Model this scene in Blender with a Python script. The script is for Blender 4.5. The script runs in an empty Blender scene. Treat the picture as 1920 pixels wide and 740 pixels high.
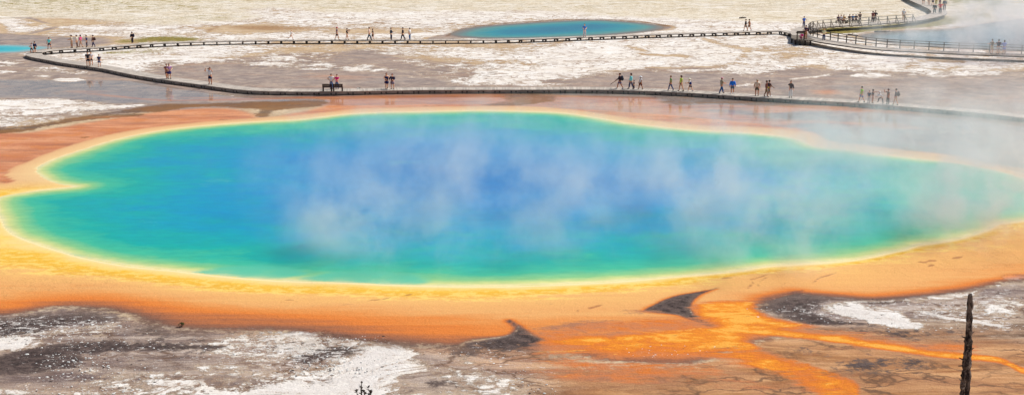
import bpy, bmesh, math, random
import numpy as np
from mathutils import Vector, Matrix
R = math.radians
random.seed(7)
rng = np.random.default_rng(7)
sc = bpy.context.scene
COL = sc.collection

# ------------------------------------------------------------------ camera
F = 2530.0; CX, CY = 960.0, 370.0; H = 21.0; PITCH = R(12.72)
cam = bpy.data.cameras.new('camera'); co = bpy.data.objects.new('camera', cam); COL.objects.link(co)
cam.sensor_width = 36.0; cam.lens = 36.0 * F / 1920.0
cam.clip_start = 0.5; cam.clip_end = 6000
co.location = (0, 0, H); co.rotation_euler = (R(90) - PITCH, 0, 0)
sc.camera = co
cp, sp = math.cos(PITCH), math.sin(PITCH)

def W(x, y, z=0.0):
    """where the sight line through a traced point meets the level z"""
    u = (x - CX) / F; v = (y - CY) / F
    dy = cp - v * sp; dz = -sp - v * cp
    t = (z - H) / dz
    return (u * t, dy * t)

def pxm(x, y, z=0.0):
    wx, wy = W(x, y, z)
    return F / (wy * cp + (H - z) * sp)

# ------------------------------------------------------------------ sun and sky
SUN_EL, SUN_AZ = R(51), R(62)          # azimuth clockwise from +Y
w = bpy.data.worlds.new('World'); sc.world = w; w.use_nodes = True
nt = w.node_tree; nt.nodes.clear()
o_ = nt.nodes.new('ShaderNodeOutputWorld'); b_ = nt.nodes.new('ShaderNodeBackground'); s_ = nt.nodes.new('ShaderNodeTexSky')
s_.sky_type = 'NISHITA'; s_.sun_disc = False; s_.sun_elevation = SUN_EL; s_.sun_rotation = SUN_AZ
s_.altitude = 500; s_.dust_density = 4.0; s_.air_density = 1.0; s_.ozone_density = 1.0
b_.inputs[1].default_value = 0.085
nt.links.new(s_.outputs[0], b_.inputs[0]); nt.links.new(b_.outputs[0], o_.inputs[0])
sl = bpy.data.lights.new('sun', 'SUN'); sl.energy = 3.9; sl.angle = R(0.53); sl.color = (1.0, 0.975, 0.935)
so = bpy.data.objects.new('sun', sl); COL.objects.link(so)
sd = Vector((math.sin(SUN_AZ) * math.cos(SUN_EL), math.cos(SUN_AZ) * math.cos(SUN_EL), math.sin(SUN_EL)))
so.rotation_euler = sd.to_track_quat('Z', 'Y').to_euler(); so.location = (60, 60, 120)
sc.view_settings.view_transform = 'Standard'; sc.view_settings.look = 'None'
sc.view_settings.gamma = 1; sc.view_settings.exposure = 0.0; sc.view_settings.use_curve_mapping = False
sc.render.engine = 'CYCLES'
cy = sc.cycles
cy.use_denoising = True
cy.max_bounces = 6; cy.volume_bounces = 1; cy.diffuse_bounces = 2; cy.glossy_bounces = 2; cy.transparent_max_bounces = 12
cy.volume_step_rate = 0.8; cy.volume_max_steps = 64
cy.use_adaptive_sampling = True; cy.adaptive_threshold = 0.02

# ------------------------------------------------------------------ materials
K = 1.12                                    # brightness of a sunlit albedo of 1
def lin(r, g, b, k=K):
    f = lambda c: ((c / 255.0) / 12.92 if c / 255.0 <= 0.04045 else (((c / 255.0) + 0.055) / 1.055) ** 2.4)
    return (min(f(r) / k, 0.9), min(f(g) / k, 0.9), min(f(b) / k, 0.9), 1.0)

class NT:
    def __init__(s, name):
        s.m = bpy.data.materials.new(name); s.m.use_nodes = True
        s.t = s.m.node_tree; s.t.nodes.clear()
        s.out = s.t.nodes.new('ShaderNodeOutputMaterial')
        s._pos = None
    def n(s, typ, **kw):
        nd = s.t.nodes.new(typ)
        for k, v in kw.items(): setattr(nd, k, v)
        return nd
    def put(s, sock, v):
        if isinstance(v, bpy.types.NodeSocket): s.t.links.new(v, sock)
        else: sock.default_value = v
    def pos(s):
        if s._pos is None: s._pos = s.n('ShaderNodeNewGeometry').outputs['Position']
        return s._pos
    def math(s, op, a, b=0.0, c=0.0, clamp=False):
        nd = s.n('ShaderNodeMath', operation=op); nd.use_clamp = clamp
        s.put(nd.inputs[0], a); s.put(nd.inputs[1], b)
        if op in ('MULTIPLY_ADD', 'SMOOTH_MIN'): s.put(nd.inputs[2], c)
        return nd.outputs[0]
    def noise(s, scale, detail=4, rough=0.55, dist=0.0, vec=None, out='Fac', sx=1, sy=1, sz=1, off=(0, 0, 0), rot=0):
        nd = s.n('ShaderNodeTexNoise'); nd.inputs['Scale'].default_value = scale
        nd.inputs['Detail'].default_value = detail; nd.inputs['Roughness'].default_value = rough
        nd.inputs['Distortion'].default_value = dist
        mp = s.n('ShaderNodeMapping'); mp.inputs['Scale'].default_value = (sx, sy, sz); mp.inputs['Location'].default_value = off
        mp.inputs['Rotation'].default_value = (0, 0, rot)
        s.put(mp.inputs[0], vec if vec is not None else s.pos()); s.t.links.new(mp.outputs[0], nd.inputs['Vector'])
        return nd.outputs[out]
    def voro(s, scale, feature='F1', vec=None, sx=1, sy=1, out=0, rnd=1.0):
        nd = s.n('ShaderNodeTexVoronoi', feature=feature); nd.inputs['Scale'].default_value = scale
        nd.inputs['Randomness'].default_value = rnd
        mp = s.n('ShaderNodeMapping'); mp.inputs['Scale'].default_value = (sx, sy, 1)
        s.put(mp.inputs[0], vec if vec is not None else s.pos()); s.t.links.new(mp.outputs[0], nd.inputs['Vector'])
        return nd.outputs[out]
    def rng(s, v, a, b, c=0.0, d=1.0, smooth=True):
        nd = s.n('ShaderNodeMapRange'); nd.clamp = True
        if smooth: nd.interpolation_type = 'SMOOTHSTEP'
        s.put(nd.inputs[0], v)
        for i, q in enumerate((a, b, c, d)): nd.inputs[i + 1].default_value = q
        return nd.outputs[0]
    def mix(s, f, a, b, mode='MIX'):
        nd = s.n('ShaderNodeMix', data_type='RGBA', blend_type=mode)
        s.put(nd.inputs[0], f); s.put(nd.inputs[6], a); s.put(nd.inputs[7], b)
        return nd.outputs[2]
    def ramp(s, v, stops, interp='LINEAR'):
        nd = s.n('ShaderNodeValToRGB'); cr = nd.color_ramp; cr.interpolation = interp
        while len(cr.elements) < len(stops): cr.elements.new(0.5)
        for e, (p, c) in zip(cr.elements, stops): e.position = p; e.color = c
        s.put(nd.inputs[0], v); return nd.outputs[0]
    def attr(s, name):
        return s.n('ShaderNodeAttribute', attribute_name=name).outputs['Fac']
    def bump(s, h, strength=0.5, dist=0.05):
        nd = s.n('ShaderNodeBump'); s.put(nd.inputs['Strength'], strength); nd.inputs['Distance'].default_value = dist
        s.put(nd.inputs['Height'], h); return nd.outputs[0]
    def pbsdf(s, col, rough=0.8, spec=0.3, normal=None):
        nd = s.n('ShaderNodeBsdfPrincipled'); s.put(nd.inputs['Base Color'], col); s.put(nd.inputs['Roughness'], rough)
        s.put(nd.inputs['Specular IOR Level'], spec)
        if normal is not None: s.put(nd.inputs['Normal'], normal)
        s.t.links.new(nd.outputs[0], s.out.inputs['Surface']); return nd

_mc = {}
def cloth(rgb, rough=0.85):
    k = (rgb, rough)
    if k not in _mc:
        n = NT('cloth_%02x%02x%02x' % rgb)
        v = n.rng(n.noise(9, 3), 0.3, 0.7, 0.85, 1.1)
        c = n.mix(1.0, lin(*rgb, k=0.66), v, 'MULTIPLY')
        n.pbsdf(c, rough, 0.2, n.bump(n.noise(30, 2), 0.3, 0.01)); _mc[k] = n.m
    return _mc[k]
def wood(name, rgb, vary=0.25, rough=0.8, plank=False):
    n = NT(name)
    v = n.rng(n.noise(1.3, 5, 0.7, vec=None), 0.3, 0.7, 1 - vary, 1 + vary * 0.6)
    c = n.mix(1.0, lin(*rgb), v, 'MULTIPLY')
    if plank:
        uv = n.n('ShaderNodeUVMap').outputs[0]
        wv = n.n('ShaderNodeSeparateXYZ'); n.put(wv.inputs[0], uv)
        cell = n.math('MULTIPLY', wv.outputs[0], 6.6)
        fr = n.math('FRACT', cell)
        gap = n.rng(fr, 0.0, 0.1)
        fl = n.math('FLOOR', cell)
        wn = n.n('ShaderNodeTexWhiteNoise', noise_dimensions='1D'); n.put(wn.inputs['W'], fl)
        c = n.mix(1.0, c, n.rng(wn.outputs[0], 0, 1, 0.78, 1.12, smooth=False), 'MULTIPLY')
        c = n.mix(1.0, c, n.mix(gap, (0.35, 0.33, 0.3, 1), (1, 1, 1, 1)), 'MULTIPLY')
    n.pbsdf(c, rough, 0.25, n.bump(n.noise(12, 3, sx=4), 0.4, 0.01)); return n.m
M_deck = wood('deck_planks', (204, 192, 178), plank=True)
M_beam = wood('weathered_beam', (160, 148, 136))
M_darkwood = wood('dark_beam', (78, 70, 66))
M_rail = wood('grey_rail', (196, 186, 172))
M_raildark = wood('dark_rail_wood', (96, 86, 78))  # darker wood of the three bar railing
M_bench = wood('bench_wood', (60, 46, 40))
M_sign = cloth((58, 52, 50), 0.5)

# ------------------------------------------------------------------ object helpers
def tag(o, label=None, cat=None, group=None, kind=None):
    if label: o['label'] = label
    if cat: o['category'] = cat
    if group: o['group'] = group
    if kind: o['kind'] = kind
    return o
def empty(name, loc=(0, 0, 0), rz=0):
    o = bpy.data.objects.new(name, None); COL.objects.link(o); o.location = loc; o.rotation_euler = (0, 0, rz)
    o.empty_display_size = 0.3; return o
def mesh_obj(name, me, mat, parent=None):
    o = bpy.data.objects.new(name, me); COL.objects.link(o)
    if mat is not None:
        me.materials.clear()
        for m in (mat if isinstance(mat, (list, tuple)) else [mat]): me.materials.append(m)
    if parent is not None: o.parent = parent
    return o
def bm_obj(name, bm, mat, parent=None, smooth=False):
    me = bpy.data.meshes.new(name); bm.normal_update(); bm.to_mesh(me); bm.free()
    if smooth: me.polygons.foreach_set('use_smooth', [True] * len(me.polygons))
    return mesh_obj(name, me, mat, parent)
def add_box(bm, size, loc, rot=(0, 0, 0), bevel=0.0):
    from mathutils import Euler
    mt = Matrix.Translation(loc) @ Euler(rot).to_matrix().to_4x4() @ Matrix.Diagonal((*size, 1))
    r = bmesh.ops.create_cube(bm, size=1.0, matrix=mt)
    if bevel:
        es = list({e for v in r['verts'] for e in v.link_edges})
        bmesh.ops.bevel(bm, geom=es, offset=bevel, segments=2, affect='EDGES')
def add_bar(bm, a, b, wx, wz):
    a = Vector(a); b = Vector(b); d = b - a; L = d.length; d.normalize()
    up = Vector((0, 0, 1)) if abs(d.z) < 0.95 else Vector((0, 1, 0))
    s = d.cross(up).normalized(); u = s.cross(d)
    vs = [bm.verts.new(p + s * (i * wx / 2) + u * (j * wz / 2)) for p in (a, b) for i, j in ((-1, -1), (1, -1), (1, 1), (-1, 1))]
    for f in ((0, 1, 2, 3), (7, 6, 5, 4), (0, 4, 5, 1), (1, 5, 6, 2), (2, 6, 7, 3), (3, 7, 4, 0)): bm.faces.new([vs[i] for i in f])
def add_tube(bm, pts, rad, seg=8, mi=0):
    pts = [Vector(p) for p in pts]; rings = []
    for i, p in enumerate(pts):
        d = (pts[min(i + 1, len(pts) - 1)] - pts[max(i - 1, 0)]).normalized()
        up = Vector((1, 0, 0)) if abs(d.x) < 0.8 else Vector((0, 1, 0))
        s = d.cross(up).normalized(); u = s.cross(d); r = rad[i] if hasattr(rad, '__len__') else rad
        rings.append([bm.verts.new(p + (s * math.cos(t) + u * math.sin(t)) * r) for t in (2 * math.pi * k / seg for k in range(seg))])
    for a, b in zip(rings, rings[1:]):
        for k in range(seg):
            f = bm.faces.new((a[k], a[(k + 1) % seg], b[(k + 1) % seg], b[k])); f.material_index = mi
    for rg in (rings[0][::-1], rings[-1]): bm.faces.new(rg).material_index = mi

def spline(pts, step):
    P = [np.array(p, float) for p in pts]; P = [2 * P[0] - P[1]] + P + [2 * P[-1] - P[-2]]
    out = []
    for i in range(1, len(P) - 2):
        for t in np.linspace(0, 1, 16, endpoint=False):
            a, b, c, d = P[i - 1:i + 3]
            out.append(0.5 * ((2 * b) + (-a + c) * t + (2 * a - 5 * b + 4 * c - d) * t * t + (-a + 3 * b - 3 * c + d) * t ** 3))
    out.append(P[-2]); out = np.array(out)
    s = np.concatenate([[0], np.cumsum(np.linalg.norm(np.diff(out, axis=0), axis=1))])
    n = max(2, int(s[-1] / step)); q = np.linspace(0, s[-1], n + 1)
    return np.stack([np.interp(q, s, out[:, k]) for k in range(out.shape[1])], 1), q
# ------------------------------------------------------------------ walkways: traced centre lines (pixels at deck level)
near_px = [(2060, 236), (1990, 226), (1920, 217.8), (1850, 210), (1780, 204), (1700, 197.5), (1600, 190), (1500, 184.6), (1400, 178.5), (1290, 171.5), (1172, 166.8), (1090, 165.5),
           (1000, 165.8), (900, 166), (800, 166.3), (720, 167.5), (640, 169), (560, 169.2), (480, 167.5), (430, 162.5), (394, 157.5), (317, 147.2), (260, 138), (200, 126.3), (131, 116.5), (95, 110), (73, 105.8), (63, 102), (68, 98)]
far_px = [(68, 98), (84, 95.2), (110, 92.6), (145, 90.8), (180, 88.8), (219, 86), (280, 81.6), (360, 78.4), (440, 76.4), (520, 75.4), (660, 74.9), (800, 74.9), (900, 74.4), (970, 73.3), (1040, 71), (1096, 68.9),
          (1200, 65.2), (1300, 62), (1380, 59.8), (1440, 58.2), (1466, 58), (1484, 61), (1495, 65)]
rail_px = [(1420, -78), (1560, -50), (1650, -32), (1690, -20), (1704, -8), (1722, 2), (1743, 11), (1757, 18), (1760, 25), (1738, 32), (1700, 38.5), (1650, 42.5), (1600, 45.6), (1550, 48.6), (1522, 51), (1505, 55), (1499, 61),
           (1506, 67.5), (1526, 73), (1566, 80.2), (1620, 87.6), (1660, 91.4), (1720, 95), (1800, 99), (1855, 101), (1920, 103.5), (2010, 107.5)]
ZN, ZF, ZR = 0.42, 0.52, 0.78
near_w = [W(x, y, ZN) for x, y in near_px]
far_w = [W(x, y, ZF) for x, y in far_px]
rail_w = [W(x, y, ZR) for x, y in rail_px]

# ------------------------------------------------------------------ ground sheet with traced mineral zones
xs = np.concatenate([[-2500, -1200, -600, -350, -220, -160], np.arange(-125, -34, 0.5), np.arange(-34, 34, 0.22), np.arange(34, 125.5, 0.5), [160, 220, 350, 600, 1200, 2500]])
ys = [-400, -200, -60, -20, -10, 0, 5, 10, 16, 22, 28, 34, 40, 44]
y = 48.0
while y < 272: ys.append(y); y += min(max(y * y / 53130 * 1.25, 0.22), 0.9)
ys = np.array(ys + [275, 280, 290, 310, 350, 420, 550, 800, 1300, 2200, 4000])
GX, GY = np.meshgrid(xs, ys); px_, py_ = GX.ravel(), GY.ravel(); NV = px_.size

def sdf(poly, x, y_, lim=6.0):
    """distance to a closed outline, positive inside"""
    P = np.array(poly); x0, y0 = P.min(0) - lim; x1, y1 = P.max(0) + lim
    sel = np.where((x > x0) & (x < x1) & (y_ > y0) & (y_ < y1))[0]
    res = np.full(x.size, -lim); X, Y = x[sel], y_[sel]
    d = np.full(sel.size, 1e9); ins = np.zeros(sel.size, bool)
    for (ax, ay), (bx, by) in zip(P, np.roll(P, -1, 0)):
        ex, ey = bx - ax, by - ay; L = ex * ex + ey * ey + 1e-9
        t = np.clip(((X - ax) * ex + (Y - ay) * ey) / L, 0, 1)
        d = np.minimum(d, (X - ax - t * ex) ** 2 + (Y - ay - t * ey) ** 2)
        if abs(ey) > 1e-9:
            c = ((ay > Y) != (by > Y)) & (X < ex * (Y - ay) / ey + ax); ins ^= c
    res[sel] = np.where(ins, 1, -1) * np.sqrt(d)
    return res
def smooth_closed(pts, k=4):
    P = np.array(pts, float); n = len(P); out = []
    for i in range(n):
        a, b, c, d = P[i - 1], P[i], P[(i + 1) % n], P[(i + 2) % n]
        for t in np.linspace(0, 1, k, endpoint=False):
            out.append(0.5 * ((2 * b) + (-a + c) * t + (2 * a - 5 * b + 4 * c - d) * t * t + (-a + 3 * b - 3 * c + d) * t ** 3))
    return out
def wpoly(pts, sm=True):
    return [W(*p) for p in (smooth_closed(pts) if sm else pts)]
def sstep(d, s): t = np.clip((d + s) / (2 * s), 0, 1); return t * t * (3 - 2 * t)
A = {}
def attr(n, v=0.0): A[n] = np.full(NV, v, np.float32)
def paint(n, pts, val, soft=1.0, sm=True):
    f = sstep(sdf(wpoly(pts, sm), px_, py_, max(6.0, soft + 1)), soft)
    A[n] = A[n] * (1 - f) + val * f
def ell(cx, cy_, rx, ry, n=14): return [(cx + rx * math.cos(2 * math.pi * i / n), cy_ + ry * math.sin(2 * math.pi * i / n)) for i in range(n)]
def line(pts, w0, w1=None):
    """a band of varying half width (pixels) along traced points"""
    w1 = w0 if w1 is None else w1; n = len(pts); a, b = [], []
    for i, p in enumerate(pts):
        q0, q1 = pts[max(i - 1, 0)], pts[min(i + 1, n - 1)]; dx, dy = q1[0] - q0[0], q1[1] - q0[1]; L = math.hypot(dx, dy) + 1e-6
        w_ = w0 + (w1 - w0) * i / (n - 1); nx, ny = -dy / L * w_ * 1.2, dx / L * w_
        a.append((p[0] + nx, p[1] + ny)); b.append((p[0] - nx, p[1] - ny))
    return a + b[::-1]

pool_px = [(70, 318), (100, 300), (150, 283), (220, 262), (300, 246), (400, 235), (500, 228), (560, 225), (640, 216), (700, 212), (800, 210), (900, 208), (1000, 210), (1060, 213),
           (1120, 222), (1180, 232), (1250, 240), (1320, 246), (1400, 250), (1470, 257), (1503, 265), (1530, 276), (1590, 282), (1640, 289), (1720, 298), (1800, 308), (1870, 321), (1930, 338), (2000, 352),
           (2030, 378), (1985, 398), (1925, 411), (1875, 417), (1850, 430), (1800, 445), (1760, 452), (1724, 457), (1690, 467), (1600, 485), (1500, 493), (1440, 497), (1380, 506), (1280, 516), (1150, 526),
           (1000, 533), (880, 535), (760, 533), (640, 528), (520, 524), (420, 516), (330, 506), (250, 498), (200, 490), (140, 478), (90, 462), (40, 445), (14, 430), (4, 410), (-8, 385), (0, 370), (35, 363), (80, 357), (144, 350),
           (118, 346), (88, 336)]
POOL = wpoly(pool_px)
dpool = sdf(POOL, px_, py_, 60.0)

# --- white sinter bias (-1 none .. +1 solid), grey-mauve (crust tone, painted sky reflection on wet flats), olive growth, brown/dark, salmon, orange
attr('sinter', 0.45); attr('mauve', 0.0); attr('olive', 0.0); attr('dark', 0.0); attr('salmon', 0.0); attr('flow', 0.0); attr('wet', 0.0); attr('brown', 0.0); attr('front', 0.0); attr('scrap'); attr('dry', 0.0)
def P_(n, v, s, pts, sm=True):
    far = max(p[1] for p in pts) < 262
    if n == 'sinter' and far and v > 0.3: v *= 0.82
    paint(n, pts, v, s * ((2.0 if (far and s > 1.45) else 1.0 if far else 1.1) if n in ('sinter', 'mauve', 'olive', 'brown', 'dark') else 1.2), sm)
# far plain, dry and speckled
POOL2_BANK = [(840, 67), (866, 54), (900, 48.5), (960, 43), (1020, 39.5), (1080, 37), (1130, 36.5), (1190, 40), (1236, 46), (1256, 51)]
P_('dry', 1.0, 6, [(-400, -60), (2400, -60), (2400, 30), (1700, 45), (1450, 42), (1240, 34), (1100, 30), (900, 28), (800, 30), (560, 22), (460, 38), (300, 48), (100, 34), (-400, 32)])
P_('dry', 0.3, 5, ell(560, 22, 110, 9)); P_('dry', 0.35, 5, ell(720, 28, 60, 8)); P_('dry', 0.35, 5, ell(900, 25, 220, 6))
P_('dry', 1, 5, ell(640, 12, 80, 10)); P_('dry', 1, 3, ell(1550, 32, 90, 8))
P_('olive', 0.5, 8, [(-300, -40), (420, -40), (560, 2), (300, 8), (100, 18), (-300, 22)])
P_('olive', 0.42, 4, ell(200, 14, 240, 9)); P_('olive', 0.35, 3, ell(640, 10, 90, 9)); P_('olive', 0.35, 3, ell(140, 44, 60, 6)); P_('olive', 0.42, 3, ell(380, 33, 80, 6))
P_('olive', 0.6, 1.5, ell(1096, 14, 9, 2)); P_('olive', 0.35, 4, ell(1010, 14, 70, 4)); P_('olive', 0.3, 4, ell(1300, 16, 90, 4))
P_('olive', 1.0, 2.0, [(252, 74), (270, 70), (330, 68), (372, 72), (375, 77), (340, 78), (270, 79)]); P_('olive', 0.9, 1.5, ell(235, 78, 22, 3))
P_('olive', 0.8, 1.6, ell(262, 97, 58, 2.6)); P_('olive', 0.7, 1.3, ell(210, 100, 30, 1.6)); P_('olive', 0.5, 2, ell(300, 91, 50, 3))
P_('olive', 1.35, 1.2, [(1535, 55), (1600, 51), (1660, 47), (1720, 42), (1775, 33), (1800, 38), (1760, 49), (1700, 54), (1640, 58), (1600, 62), (1550, 63)]); P_('brown', 0.7, 1.2, [(1600, 64), (1640, 58), (1720, 54), (1790, 52), (1740, 58), (1660, 64), (1620, 70)])
P_('olive', 0.8, 3.5, [(1750, -10), (1900, -10), (1890, 8), (1860, 18), (1870, 30), (1850, 34), (1835, 22), (1830, 5), (1790, 14), (1770, 6)]); P_('olive', 0.4, 3, ell(1830, 30, 40, 8))
P_('olive', 0.55, 3, [(1760, 30), (1800, 20), (1850, 34), (1820, 45), (1780, 45)])
P_('sinter', -0.35, 3, ell(90, 46, 120, 12)); P_('sinter', 0.9, 3, [(-60, 38), (40, 34), (70, 50), (110, 52), (50, 64), (-60, 62)]); P_('sinter', 0.8, 3, ell(170, 52, 40, 4)); P_('sinter', 0.8, 3, ell(300, 56, 60, 5))
P_('sinter', -0.6, 3, ell(480, 55, 90, 7)); P_('brown', 0.85, 2.5, [(430, 50), (480, 48), (540, 49), (590, 53), (540, 57), (470, 57)]); P_('brown', 1.1, 1.2, line([(330, 35), (370, 42), (405, 50), (390, 58)], 2.0))
P_('brown', 0.7, 2.5, [(780, 47), (860, 40), (930, 30), (940, 36), (880, 47), (820, 52)]); P_('brown', 1.2, 1.2, line([(620, 46), (680, 42), (760, 45), (840, 46)], 1.6)); P_('brown', 0.55, 3, ell(680, 52, 120, 5))
P_('sinter', 0.95, 2, ell(560, 67, 70, 5)); P_('sinter', 0.9, 2, ell(770, 66, 70, 4)); P_('sinter', 0.9, 1.6, ell(880, 70, 55, 1.6)); P_('sinter', -0.3, 2, ell(700, 58, 90, 5))
P_('sinter', 1.0, 5, [(600, 34), (800, 38), (1000, 30), (1240, 40), (1480, 40), (1480, 20), (900, 22), (600, 24)])
P_('sinter', 0.9, 3, [(1250, 52), (1350, 50), (1480, 44), (1480, 56), (1350, 60), (1230, 62)])
P_('brown', 1.5, 0.8, line([(1220, 47.5), (1290, 47), (1330, 44), (1380, 40), (1425, 35)], 2.4, 1.2)); P_('brown', 1.4, 0.8, line([(1385, 36), (1400, 34), (1425, 33)], 2.0, 1.0)); P_('brown', 1.2, 0.8, line([(1590, 27), (1640, 24.5), (1720, 20)], 1.0))
P_('dark', 1.0, 0.9, line(POOL2_BANK, 0.9))
P_('mauve', 1.0, 1.0, [(800, 72), (850, 62), (900, 50), (905, 58), (880, 70), (830, 76)]); P_('sinter', -0.8, 1.0, [(800, 72), (850, 62), (900, 50), (905, 58), (880, 70), (830, 76)])
P_('mauve', 1, 1.0, ell(1235, 52, 24, 5)); P_('sinter', -0.8, 1.0, ell(1238, 52, 26, 5))
# left pan
P_('mauve', 1.0, 2.5, [(-80, 66), (40, 64), (100, 68), (130, 70), (195, 70), (214, 76), (205, 84), (100, 92), (60, 100), (-80, 104)]); P_('sinter', -1.0, 2.5, [(-80, 66), (40, 64), (100, 70), (195, 71), (212, 77), (205, 84), (100, 92), (60, 100), (-80, 104)])
P_('mauve', 1, 1.2, line([(-10, 31), (50, 33), (80, 42), (108, 50), (60, 62)], 2.6, 1.8)); P_('sinter', -0.9, 1.2, line([(-10, 31), (50, 33), (80, 42), (108, 50), (60, 62)], 2.6, 1.8)); P_('sinter', -0.9, 1.0, line([(-20, 45), (4, 52), (2, 62)], 4))
# middle flats
P_('sinter', -0.05, 3, [(440, 84), (1000, 84), (900, 120), (700, 132), (400, 140), (330, 120)]); P_('sinter', 0.7, 3, [(140, 90), (500, 84), (470, 100), (380, 118), (250, 126), (130, 106)])
P_('mauve', 1.0, 3, [(200, 122), (420, 108), (700, 96), (800, 112), (900, 120), (960, 122), (1000, 140), (1100, 135), (1250, 128), (1500, 124), (1600, 132), (1950, 134), (2200, 150), (2200, 232), (1600, 232), (1200, 210), (480, 180), (330, 160)])
P_('sinter', -0.52, 2.6, [(300, 128), (430, 122), (520, 128), (640, 132), (760, 130), (850, 130), (870, 150), (1000, 152), (1120, 134), (1250, 130), (1330, 136), (1420, 140), (1500, 128), (1600, 132), (1700, 142), (1860, 142), (1940, 130), (2200, 140), (2200, 232), (1600, 232), (1200, 190), (480, 176), (330, 154)])
P_('sinter', 0.35, 2, ell(545, 120, 60, 8)); P_('sinter', 1.0, 1.2, [(643, 132), (660, 126), (680, 120), (699, 123), (686, 131), (660, 134)]); P_('sinter', 1.0, 1.2, [(694, 134), (710, 129), (732, 128), (722, 134)]); P_('sinter', 0.95, 1.4, ell(625, 122, 35, 3.5)); P_('sinter', 0.9, 1.0, ell(585, 130, 24, 1.3))
P_('sinter', 0.95, 1.4, ell(525, 108, 30, 2.4)); P_('sinter', 0.9, 1.2, ell(500, 120, 30, 2)); P_('sinter', 0.7, 2, ell(760, 118, 35, 4)); P_('sinter', 0.85, 2.4, ell(850, 98, 80, 9)); P_('sinter', 1, 1.5, ell(920, 108, 36, 3.4)); P_('sinter', 0.2, 1.5, ell(820, 140, 50, 5))
P_('sinter', 0.2, 2, ell(730, 100, 50, 10)); P_('mauve', 1.0, 2, line([(640, 118), (662, 104), (690, 100), (700, 116), (760, 126)], 7)); P_('sinter', -0.8, 2, line([(640, 118), (668, 104), (700, 112), (760, 126)], 5))
P_('brown', 0.45, 3, ell(600, 104, 70, 14)); P_('brown', 0.4, 2.5, ell(850, 126, 60, 6)); P_('brown', 0.35, 3, ell(1010, 128, 40, 8))
P_('sinter', 1.0, 2.2, [(990, 96), (1100, 84), (1300, 78), (1480, 70), (1540, 84), (1600, 92), (1560, 104), (1500, 118), (1440, 124), (1380, 118), (1280, 134), (1200, 126), (1130, 136), (1080, 144), (1030, 148), (960, 140), (1010, 122), (980, 108)])
P_('sinter', -0.4, 1.4, line([(1180, 88), (1210, 96), (1190, 100), (1240, 104), (1290, 106), (1280, 112)], 1.6)); P_('sinter', -0.6, 1.4, line([(1400, 92), (1390, 110), (1360, 124), (1300, 128), (1220, 128)], 4, 2)); P_('sinter', -0.3, 1.4, line([(1320, 74), (1370, 88), (1440, 96)], 2))
P_('sinter', 0.8, 1.6, [(1350, 134), (1390, 112), (1470, 108), (1500, 124), (1420, 138)])
P_('sinter', 1.0, 1.6, [(864, 158), (880, 152), (930, 146), (990, 142), (990, 150), (960, 160), (900, 161)]); P_('sinter', 0.3, 1.2, ell(1010, 158, 60, 4)); P_('brown', 0.6, 1.5, ell(1020, 150, 50, 3))
P_('sinter', 0.15, 2, ell(1480, 100, 60, 14))
P_('sinter', 1.0, 1.8, [(1512, 114), (1560, 106), (1680, 104), (1740, 108), (1900, 112), (1880, 120), (1840, 128), (1720, 130), (1580, 128), (1530, 120)]); P_('sinter', -0.4, 1.5, line([(1700, 126), (1720, 116), (1780, 114), (1800, 124), (1760, 130)], 2.2)); P_('brown', 0.5, 1.5, ell(1760, 122, 34, 4)); P_('sinter', 0.7, 1.5, ell(1790, 137, 70, 4))
P_('sinter', 0.95, 1.2, ell(1630, 142, 38, 4.5)); P_('brown', 0.35, 1.2, ell(1635, 145, 26, 2)); P_('sinter', 0.9, 0.9, line([(1480, 148), (1520, 145), (1560, 140)], 1.5)); P_('sinter', 0.9, 0.9, line([(1380, 162), (1400, 159), (1425, 155)], 1.8, 2.4)); P_('sinter', 0.8, 0.8, ell(600, 130, 20, 1.2))
P_('salmon', 0.6, 1.8, ell(1550, 172, 34, 5)); P_('salmon', 0.3, 2, ell(1840, 190, 120, 10)); P_('salmon', 0.35, 2, ell(480, 160, 30, 4)); P_('salmon', 0.3, 2, ell(790, 150, 40, 4)); P_('salmon', 0.35, 2, ell(640, 145, 90, 5))
# left, between the walkway and the spring
P_('mauve', 1.0, 2.5, [(-200, 104), (50, 106), (130, 120), (260, 142), (390, 164), (480, 176), (680, 178), (600, 200), (300, 210), (0, 232), (-200, 240)])
P_('sinter', -0.50, 2.0, [(-200, 104), (50, 106), (130, 120), (260, 142), (390, 164), (480, 176), (900, 176), (900, 200), (600, 205), (300, 215), (0, 255), (-200, 262)])
P_('sinter', 0.85, 1.5, ell(14, 118, 26, 6)); P_('sinter', 0.7, 1.5, ell(8, 134, 18, 3)); P_('sinter', 0.45, 1.2, ell(85, 130, 40, 5)); P_('sinter', 0.95, 1.0, ell(130, 150, 28, 4)); P_('sinter', 0.5, 1.0, ell(80, 143, 25, 2)); P_('sinter', 0.4, 1.0, ell(150, 136, 40, 4))
P_('sinter', 1.0, 1.0, [(-150, 188), (40, 187), (110, 185), (170, 192), (205, 196), (246, 198), (235, 203), (190, 206), (140, 211), (60, 216), (-150, 217)])
P_('sinter', 0.28, 1.5, [(-150, 217), (60, 216), (150, 210), (200, 206), (180, 216), (60, 240), (-150, 256)]); P_('sinter', 0.9, 0.5, line([(285, 211), (310, 209)], 1.4)); P_('sinter', 0.8, 0.5, ell(262, 197, 16, 1.8))
P_('brown', 0.4, 2, line([(0, 165), (80, 172), (180, 184), (300, 195)], 5))
P_('dark', 0.85, 1.2, [(-150, 238), (40, 236), (150, 218), (230, 206), (300, 195), (380, 194), (480, 190), (600, 188), (606, 196), (560, 202), (500, 206), (380, 200), (300, 210), (200, 217), (90, 232), (30, 244), (-150, 256)])
P_('dark', 1.0, 1.0, line([(-100, 254), (20, 247), (90, 234), (170, 222), (260, 216)], 4, 2)); P_('dark', 0.9, 0.8, [(478, 213), (500, 205), (560, 196), (604, 192), (590, 200), (520, 206), (510, 214), (500, 224), (488, 222)])
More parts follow.
